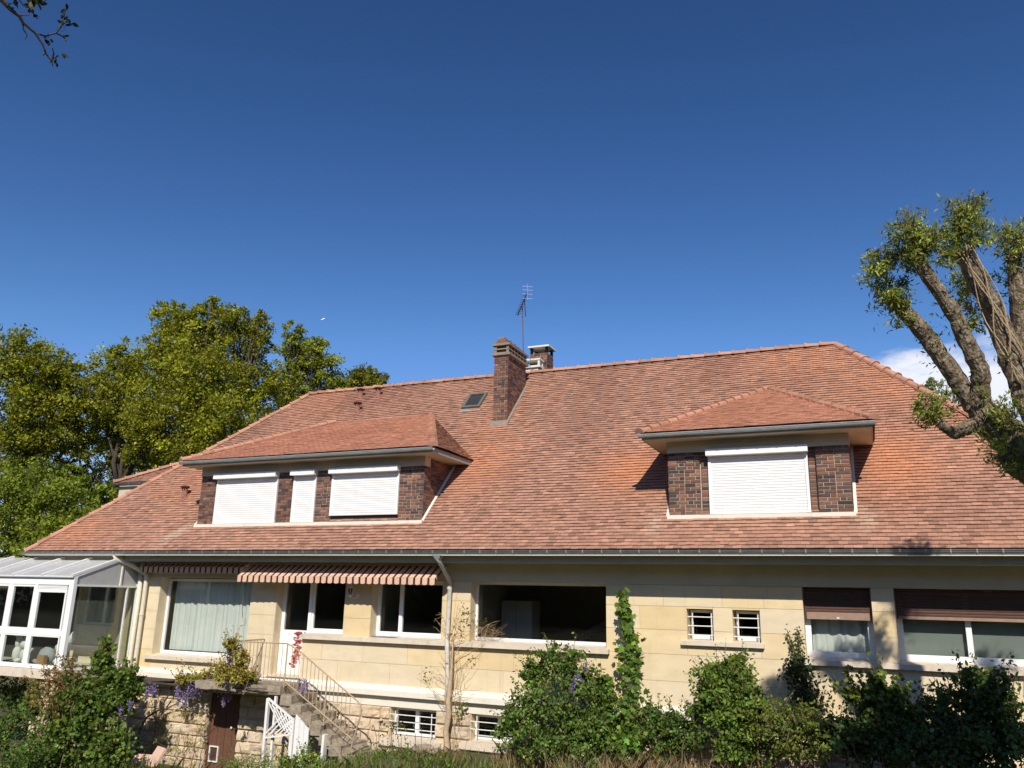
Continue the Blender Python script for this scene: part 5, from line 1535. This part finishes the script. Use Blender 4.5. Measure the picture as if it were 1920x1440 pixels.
def vine_leaves(path, spread, n, size, col, shape='lobed', sy=.12):
    path = np.array(path, float); k = RNG.random(n) * (len(path) - 1); i = np.minimum(k.astype(int), len(path) - 2); f = (k - i)[:, None]
    P = path[i] * (1 - f) + path[i + 1] * f
    sp = np.interp(k, np.arange(len(path)), spread)
    P = P + np.stack([RNG.normal(0, 1, n) * sp, RNG.normal(0, 1, n) * sp * .5 - .02, RNG.normal(0, .05, n)], 1)
    P[:, 1] = np.minimum(P[:, 1], -.03)
    return leaf_arrays(P, size * RNG.uniform(.6, 1.25, n), greens(n, col, .28, .15), shape, .35, .9, out=np.tile([.05, -.7, 0], (n, 1)))
def Yp(u, v, y): return onY(u, v, y)
def lump_px(lst):
    r = []
    for (u, v, rx, rz, y) in lst:
        p = onY(u, v, y); k = np.linalg.norm(p - CAM) / FPX * 1.12; r.append((p[0], p[1], p[2], rx * k, rz * k))
    return r
GREEN = (.105, .160, .028); OLIVE = (.135, .165, .032); FRESH = (.16, .25, .04); DKG = (.035, .062, .016)
fl = [raceme(Yp(u, v, -1.9), .22) for u, v in ((205, 1335), (228, 1320), (150, 1400), (246, 1312), (190, 1390))]
clb = shrub('climbing_shrub', 'large tangled green climber below the conservatory corner', lump_px([(130, 1355, 52, 62, -2.1), (185, 1340, 42, 62, -1.9), (205, 1300, 26, 44, -1.8), (100, 1410, 54, 40, -2.3), (190, 1410, 48, 38, -2.0), (150, 1305, 38, 34, -2.1), (195, 1240, 14, 26, -1.9), (240, 1290, 20, 35, -1.7)]),
      GREEN, .10, 44, 42, 'lobed', 14, seed=2)
flower_parts(fl, clb)
shrub('rusty_climber', 'climber with rusty brown young leaves against the conservatory corner', lump_px([(115, 1265, 34, 26, -2.35), (85, 1285, 28, 30, -2.4), (135, 1290, 24, 24, -2.4), (100, 1315, 30, 22, -2.4)]), (.22, .145, .045), .075, 14, 26, 'oval', 6, seed=3)
shrub('garden_bush', 'dark green bush at the bottom left corner below the conservatory', lump_px([(20, 1400, 50, 40, -2.6), (60, 1425, 45, 28, -2.8), (25, 1345, 36, 30, -1.3), (15, 1295, 40, 22, -.9), (60, 1310, 30, 28, -.8), (70, 1320, 22, 30, -1.9)]), (.09, .145, .028), .085, 34, 44, 'oval', 6, seed=4)
# wisteria on the landing rail and beam
wl = []; 
P_land = lump_px([(452, 1245, 15, 20, -1.12), (446, 1272, 26, 11, -1.15), (436, 1210, 14, 8, -1.1), (468, 1270, 16, 10, -1.15), (425, 1258, 16, 10, -1.0), (388, 1268, 26, 7, -.7), (350, 1272, 22, 6, -.5), (408, 1278, 22, 8, -.8)])
fl = [raceme(Yp(u + random.uniform(-6, 6), v + random.uniform(-4, 4), y), random.uniform(.18, .30), 70) for u, v, y in ((350, 1285, -.6), (362, 1278, -.6), (374, 1275, -.65), (345, 1295, -.55), (338, 1300, -.6), (385, 1268, -.7), (395, 1272, -.8), (368, 1290, -.6), (410, 1280, -.8), (420, 1275, -.9), (418, 1298, -.8), (428, 1212, -1.1), (433, 1220, -1.1), (425, 1225, -1.1), (440, 1215, -1.1), (355, 1302, -.5), (425, 1262, -1.0), (288, 1280, -.5), (282, 1288, -.5), (290, 1290, -.5), (572, 1285, -.9), (567, 1275, -.9), (575, 1275, -.9), (430, 1300, -.8), (352, 1272, -.6), (366, 1268, -.6), (378, 1284, -.65), (392, 1282, -.7), (340, 1284, -.55), (358, 1292, -.55))]
wst = shrub('wisteria', 'wisteria with lilac flower clusters sprawling over the landing edge', P_land, (.27, .235, .045), .09, 22, 28, 'oval', 4, 'climber', seed=6, zbase=-2.1)
flower_parts(fl, wst)
ws = MB()
for pts, r in (([(255, 1420, -.5), (262, 1370, -.3), (275, 1345, -.25), (300, 1330, -.2), (318, 1300, -.22), (326, 1275, -.3)], .03), ([(300, 1335, -.2), (330, 1320, -.2), (345, 1300, -.3)], .018), ([(326, 1275, -.4), (380, 1280, -.7), (430, 1290, -1.1), (500, 1292, -1.25)], .022), ([(280, 1277, -.4), (340, 1276, -.5), (410, 1285, -.8)], .02), ([(415, 1290, -1.0), (450, 1300, -1.2), (480, 1294, -1.25), (520, 1300, -1.2)], .014)):
    ws.tube([Yp(*p) for p in pts], list(np.linspace(r, r * .6, len(pts))), 6, jit=.1)
ws.build('woody_stem', MAT['bark_dark'], wst)
# leaves of the wisteria hanging against the rough wall
shrub('wall_creeper', 'thin creeper with hanging leaf sprays on the rough stone wall', lump_px([(360, 1395, 26, 14, -.35), (375, 1360, 10, 18, -.3), (330, 1405, 20, 12, -.4), (290, 1345, 14, 34, -.15), (270, 1400, 22, 26, -.3), (305, 1360, 12, 14, -.15), (345, 1330, 10, 20, -.2), (300, 1395, 20, 16, -.25)]), (.19, .20, .04), .07, 10, 14, 'lance', 6, 'climber', seed=7)
# dead vine round the middle downpipe
dvn = empty('dead_vine', (-8.6, -.25, -3.2), 'dry leafless vine with pale trunk climbing the middle drainpipe', 'climber')
dm_ = MB()
dm_.tube([Yp(u, v, y) for u, v, y in ((833, 1425, -.35), (838, 1400, -.32), (836, 1370, -.30), (841, 1340, -.30), (840, 1310, -.28), (843, 1290, -.26), (846, 1260, -.26), (848, 1230, -.24), (849, 1200, -.22))], [.075, .065, .06, .06, .055, .05, .03, .02, .012], 9, jit=.2)
dm_.build('vine_trunk', MAT['bark_pale'], dvn, smooth=True)
tw = MB(); rv = random.Random(9)
ends = [(800, 1270), (790, 1250), (810, 1240), (815, 1300), (880, 1260), (895, 1240), (905, 1290), (870, 1210), (885, 1190), (900, 1160), (868, 1170), (862, 1140), (870, 1130), (915, 1175), (925, 1185), (880, 1150), (858, 1110), (905, 1200), (820, 1220), (835, 1320), (865, 1330), (870, 1380), (855, 1400), (800, 1300), (890, 1300), (778, 1262), (930, 1172), (815, 1160), (812, 1175), (822, 1148)]
for (u, v) in ends:
    a = Yp(846 + rv.uniform(-6, 8), min(1400, max(1195, v + rv.uniform(10, 70))), -.22); b = Yp(u, v, rv.uniform(-.35, -.08))
    pp = limb_pts(a, b, 6, .07, rv); tw.tube(pp, list(np.linspace(.006, .0025, 7)), 4)
    for k in range(2):
        s_ = pp[rv.randint(2, 5)]; d = s_ + np.array([rv.gauss(0, .16), rv.gauss(-.02, .05), rv.gauss(0, .16)]); tw.tube(limb_pts(s_, d, 3, .1, rv), [.004, .003, .003, .002], 4)
for k in range(16):
    a = Yp(846 + rv.uniform(-10, 14), rv.uniform(1190, 1260), -.2); b = Yp(846 + rv.uniform(-20, 26), rv.uniform(1300, 1410), -.2); tw.tube(limb_pts(a, b, 6, .05, rv), .003, 4)
tw.build('twigs', MAT['twig_dry'], dvn)
P = np.concatenate([np.array(Yp(u, v, -.2)) + RNG.normal(0, .06, (8, 3)) for u, v in ((866, 1140), (872, 1150), (862, 1185), (868, 1160), (886, 1150), (890, 1165), (800, 1262), (793, 1275), (880, 1235))] + [np.array(Yp(862, 1335, -.2)) + RNG.normal(0, .07, (40, 3)), np.array(Yp(868, 1325, -.2)) + RNG.normal(0, .05, (30, 3)), np.array(Yp(905, 1170, .1)) + RNG.normal(0, .08, (20, 3))])
leaf_obj('young_leaves', [leaf_arrays(P, .06 * RNG.uniform(.6, 1.3, len(P)), greens(len(P), (.14, .15, .03)), 'oval', .3)], MAT['leaf'], dvn)
hay = MB()
for k in range(90):
    a = Yp(rv.gauss(910, 12), rv.gauss(1192, 6), .1 + rv.uniform(-.1, .1)); b = a + np.array([rv.gauss(.1, .18), rv.uniform(-.1, .05), rv.gauss(.05, .11)]); hay.tube([a, (a + b) / 2 + [0, 0, .02], b], .0022, 3)
hy = hay.build('straw_tuft', MAT['twig_dry']); tag(hy, 'tuft of dry straw on the sill of the wide window', 'straw')

fl = [raceme(Yp(u, v, y), .22, 60) for u, v, y in ((1078, 1270, -1.2), (1090, 1275, -1.2), (1072, 1280, -1.2), (1098, 1240, -1.0), (1016, 1300, -1.3), (1063, 1305, -1.2), (1085, 1262, -1.2))]
cb = shrub('wisteria_bush', 'wide bushy wisteria in front of the wall under the wide window', lump_px([(1050, 1245, 42, 30, -.9), (1005, 1265, 26, 24, -.8), (1000, 1330, 44, 50, -1.1), (1060, 1330, 52, 55, -1.2), (1110, 1340, 40, 55, -1.1), (960, 1360, 26, 36, -1.0), (1020, 1395, 60, 36, -1.3), (1100, 1400, 50, 36, -1.3), (1085, 1275, 30, 24, -.9)]), (.110, .175, .034), .085, 40, 44, 'oval', 14, seed=8)
flower_parts(fl, cb)
colp = [Yp(u, v, -.42) for u, v in ((1183, 1420), (1188, 1370), (1190, 1320), (1188, 1280), (1183, 1240), (1180, 1205), (1178, 1170), (1172, 1140), (1166, 1112))]
cv = empty('column_vine', (colp[0][0], -.42, -3.2), 'slender column of large lobed vine leaves against the sunny wall', 'climber')
MB().tube(colp, list(np.linspace(.02, .006, len(colp))), 6).build('stem', MAT['twig'], cv)
leaf_obj('leaves', [vine_leaves(colp, [.20, .18, .15, .12, .11, .11, .07, .06, .05], 520, .125, (.12, .20, .03))], MAT['leaf'], cv)
shrub('vine_bush', 'low spread of large vine leaves between wisteria bush and column vine', lump_px([(1145, 1365, 36, 44, -.9), (1170, 1400, 26, 32, -.9), (1130, 1305, 22, 30, -.8)]), (.115, .19, .03), .12, 26, 24, 'lobed', 6, seed=10)
shrub('low_bush', 'low dark bush by the white band right of the column vine', lump_px([(1250, 1350, 42, 22, -.6), (1285, 1365, 36, 30, -.7), (1240, 1395, 30, 24, -.8), (1220, 1340, 20, 10, -.4)]), (.085, .14, .027), .075, 30, 40, 'oval', 6, seed=11)
shrub('round_bush', 'tall rounded green bush before the blank stretch of wall', lump_px([(1355, 1290, 44, 44, -.9), (1375, 1260, 28, 26, -.8), (1330, 1320, 34, 34, -.9), (1390, 1310, 36, 40, -.9), (1360, 1350, 50, 40, -1.0), (1415, 1335, 34, 30, -1.0), (1345, 1265, 18, 16, -.8), (1393, 1400, 44, 34, -1.1)]), (.12, .185, .03), .085, 42, 44, 'oval', 12, seed=12)
shrub('bramble_bush', 'sprawling bramble right of the rounded bush', lump_px([(1450, 1350, 46, 30, -1.1), (1500, 1355, 44, 28, -1.2), (1475, 1385, 52, 24, -1.3), (1540, 1385, 38, 30, -1.3), (1430, 1390, 30, 30, -1.2)]), OLIVE, .075, 34, 40, 'oval', 16, seed=13)
ivp = [Yp(u, v, -.12) for u, v in ((1518, 1340), (1512, 1310), (1508, 1280), (1502, 1255), (1496, 1235))]
ic = empty('ivy_column', (ivp[0][0], -.12, -3.2), 'dark ivy column with two thin tips left of the half shuttered window', 'climber')
ib = MB()
for pts in (ivp, [ivp[-1], Yp(1486, 1215, -.1), Yp(1476, 1182, -.08)], [ivp[-1], Yp(1500, 1210, -.1), Yp(1497, 1182, -.08)]): ib.tube(pts, list(np.linspace(.015, .006, len(pts))), 5)
ib.build('stem', MAT['twig'], ic)
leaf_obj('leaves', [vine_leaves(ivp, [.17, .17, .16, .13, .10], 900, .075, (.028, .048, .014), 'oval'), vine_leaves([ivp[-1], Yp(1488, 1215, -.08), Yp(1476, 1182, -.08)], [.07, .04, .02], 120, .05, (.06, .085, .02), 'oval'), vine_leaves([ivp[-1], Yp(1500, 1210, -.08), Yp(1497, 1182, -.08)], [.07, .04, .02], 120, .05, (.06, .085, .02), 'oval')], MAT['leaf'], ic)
shrub('maple_sapling', 'leafy maple sapling before the right windows, its tips in sun', lump_px([(1625, 1320, 24, 22, -1.6), (1600, 1305, 12, 12, -1.6), (1665, 1305, 26, 22, -1.6), (1650, 1350, 40, 34, -1.6), (1690, 1340, 36, 36, -1.5), (1650, 1285, 10, 10, -1.6)]), (.10, .145, .03), .11, 22, 26, 'lobed', 10, seed=14)
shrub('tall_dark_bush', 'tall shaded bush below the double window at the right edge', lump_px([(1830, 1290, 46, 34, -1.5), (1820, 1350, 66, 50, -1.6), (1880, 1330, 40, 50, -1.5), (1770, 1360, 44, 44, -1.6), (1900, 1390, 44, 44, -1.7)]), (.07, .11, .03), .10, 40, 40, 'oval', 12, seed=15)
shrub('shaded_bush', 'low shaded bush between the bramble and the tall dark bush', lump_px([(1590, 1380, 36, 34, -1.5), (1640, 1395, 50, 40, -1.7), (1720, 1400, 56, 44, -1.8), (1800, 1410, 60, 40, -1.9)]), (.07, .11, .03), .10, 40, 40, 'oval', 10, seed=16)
stx = MB(); rs = random.Random(3)
for (u0, v0, u1, v1) in ((1760, 1345, 1703, 1281), (1775, 1320, 1745, 1256), (1780, 1330, 1766, 1282), (1770, 1330, 1772, 1290)):
    stx.tube(limb_pts(Yp(u0, v0, -1.6), Yp(u1, v1, -1.6), 5, .02, rs), [.008, .007, .006, .005, .004, .003], 5)
so2 = stx.build('bare_stems', MAT['twig']); tag(so2, 'few bare stems sticking up out of the right shrubs', 'stems')
# leafy weeds at the foot of the stairs
shrub('weed_clump', 'bright green weeds at the foot of the white boards', lump_px([(575, 1425, 22, 20, -1.6), (545, 1432, 18, 12, -1.8), (600, 1440, 20, 10, -1.8)]), FRESH, .07, 22, 30, 'oval', 4, seed=17)
shrub('weed_clump', 'mixed green weeds before the cellar door and lattice', lump_px([(470, 1432, 40, 14, -2.0), (510, 1436, 40, 12, -2.0), (440, 1438, 26, 10, -2.0)]), (.17, .22, .045), .06, 26, 36, 'lance', 4, seed=18)
shrub('weed_clump', 'weeds and thin stalks in front of the basement windows', lump_px([(720, 1425, 26, 12, -1.6), (760, 1428, 30, 16, -1.6), (800, 1432, 36, 12, -1.6), (690, 1435, 24, 12, -1.6)]), (.12, .19, .035), .06, 22, 34, 'oval', 14, seed=19)
wk = MB()
for k in range(16):
    u = rs.choice((712, 705, 735, 748, 757, 725, 790)) + rs.uniform(-8, 8); wk.tube(limb_pts(Yp(u, 1440, -1.4), Yp(u + rs.uniform(-14, 14), rs.uniform(1350, 1400), -1.4), 4, .03, rs), .005, 4)
P = np.concatenate([np.array(Yp(rs.choice((712, 705, 735, 748, 757)) + rs.uniform(-12, 12), rs.uniform(1352, 1420), -1.4)) + RNG.normal(0, .03, (5, 3)) for k in range(26)])
wko = empty('tall_weeds', Yp(735, 1440, -1.4), 'few tall thin weed stalks by the first basement window', 'weeds'); wk.build('stalks', MAT['twig'], wko)
leaf_obj('leaves', [leaf_arrays(P, .06, greens(len(P), (.10, .10, .03)), 'oval', .3)], MAT['leaf'], wko)
rk = MB(); lump(rk, Yp(795, 1412, -.7), (.36, .22, .17), 12, .16); rko = rk.build('boulder', MAT['concrete']); tag(rko, 'grey broken boulder under the first basement window', 'boulder')

# ------------------------------------------------------------------ grass
def blades(n, xr, yr, h, col, w=.012, seed=0, lean=.25):
    x = RNG.uniform(*xr, n); y = RNG.uniform(*yr, n); z = np.array([gz(a, b) for a, b in zip(x, y)]) - .03
    hh = h * RNG.uniform(.4, 1.25, n); th = RNG.uniform(0, math.pi, n)
    lx = RNG.normal(0, lean, n) * hh; ly = RNG.normal(0, lean, n) * hh
    dx = np.cos(th) * w; dy = np.sin(th) * w
    a = np.stack([x - dx, y - dy, z], 1); b = np.stack([x + dx, y + dy, z], 1)
    c = np.stack([x + lx * .4 + dx * .7, y + ly * .4 + dy * .7, z + hh * .6], 1); d = np.stack([x + lx, y + ly, z + hh], 1)
    e2 = np.stack([x + lx * .4 - dx * .7, y + ly * .4 - dy * .7, z + hh * .6], 1)
    V = np.stack([a, b, c, d, e2], 1).reshape(-1, 3)
    return V, 5, np.repeat(greens(n, col, .3, .15), 5, axis=0)
gch = [blades(4000, (-19, 4), (-3.2, -.3), .17, (.13, .17, .04)), blades(1800, (-13.5, -6), (-2.6, -.9), .20, (.15, .18, .05), lean=.5), blades(2600, (-5.6, -1.0), (-2.2, -.5), .55, (.34, .26, .14), .006, lean=.4), blades(900, (-7.0, -4.8), (-1.4, -.2), .40, (.32, .24, .12), .006, lean=.4),
       blades(3500, (-5, 4), (-3.2, -1.5), .30, (.11, .18, .035), lean=.4), blades(700, (-8.9, -7.9), (-1.0, -.4), .16, (.26, .18, .10), .005, lean=.8),
       blades(1800, (-16.5, -12), (-3.0, -1.0), .45, (.12, .15, .035), .009, lean=.4)]
go = leaf_obj('grass', gch, MAT['leaf'], None, 'stuff'); tag(go, 'rough grass and dry stalks along the foot of the house', 'grass')

# ------------------------------------------------------------------ contrail in the sky
ca = atd(602, 600, 900); cb_ = atd(609, 597, 900)
co = MB().tube([ca, (ca + cb_) / 2, cb_], [.35, .7, .5], 8).build('contrail', MAT['white_trail']); tag(co, 'tiny white contrail in the clear sky above the trees', 'contrail')
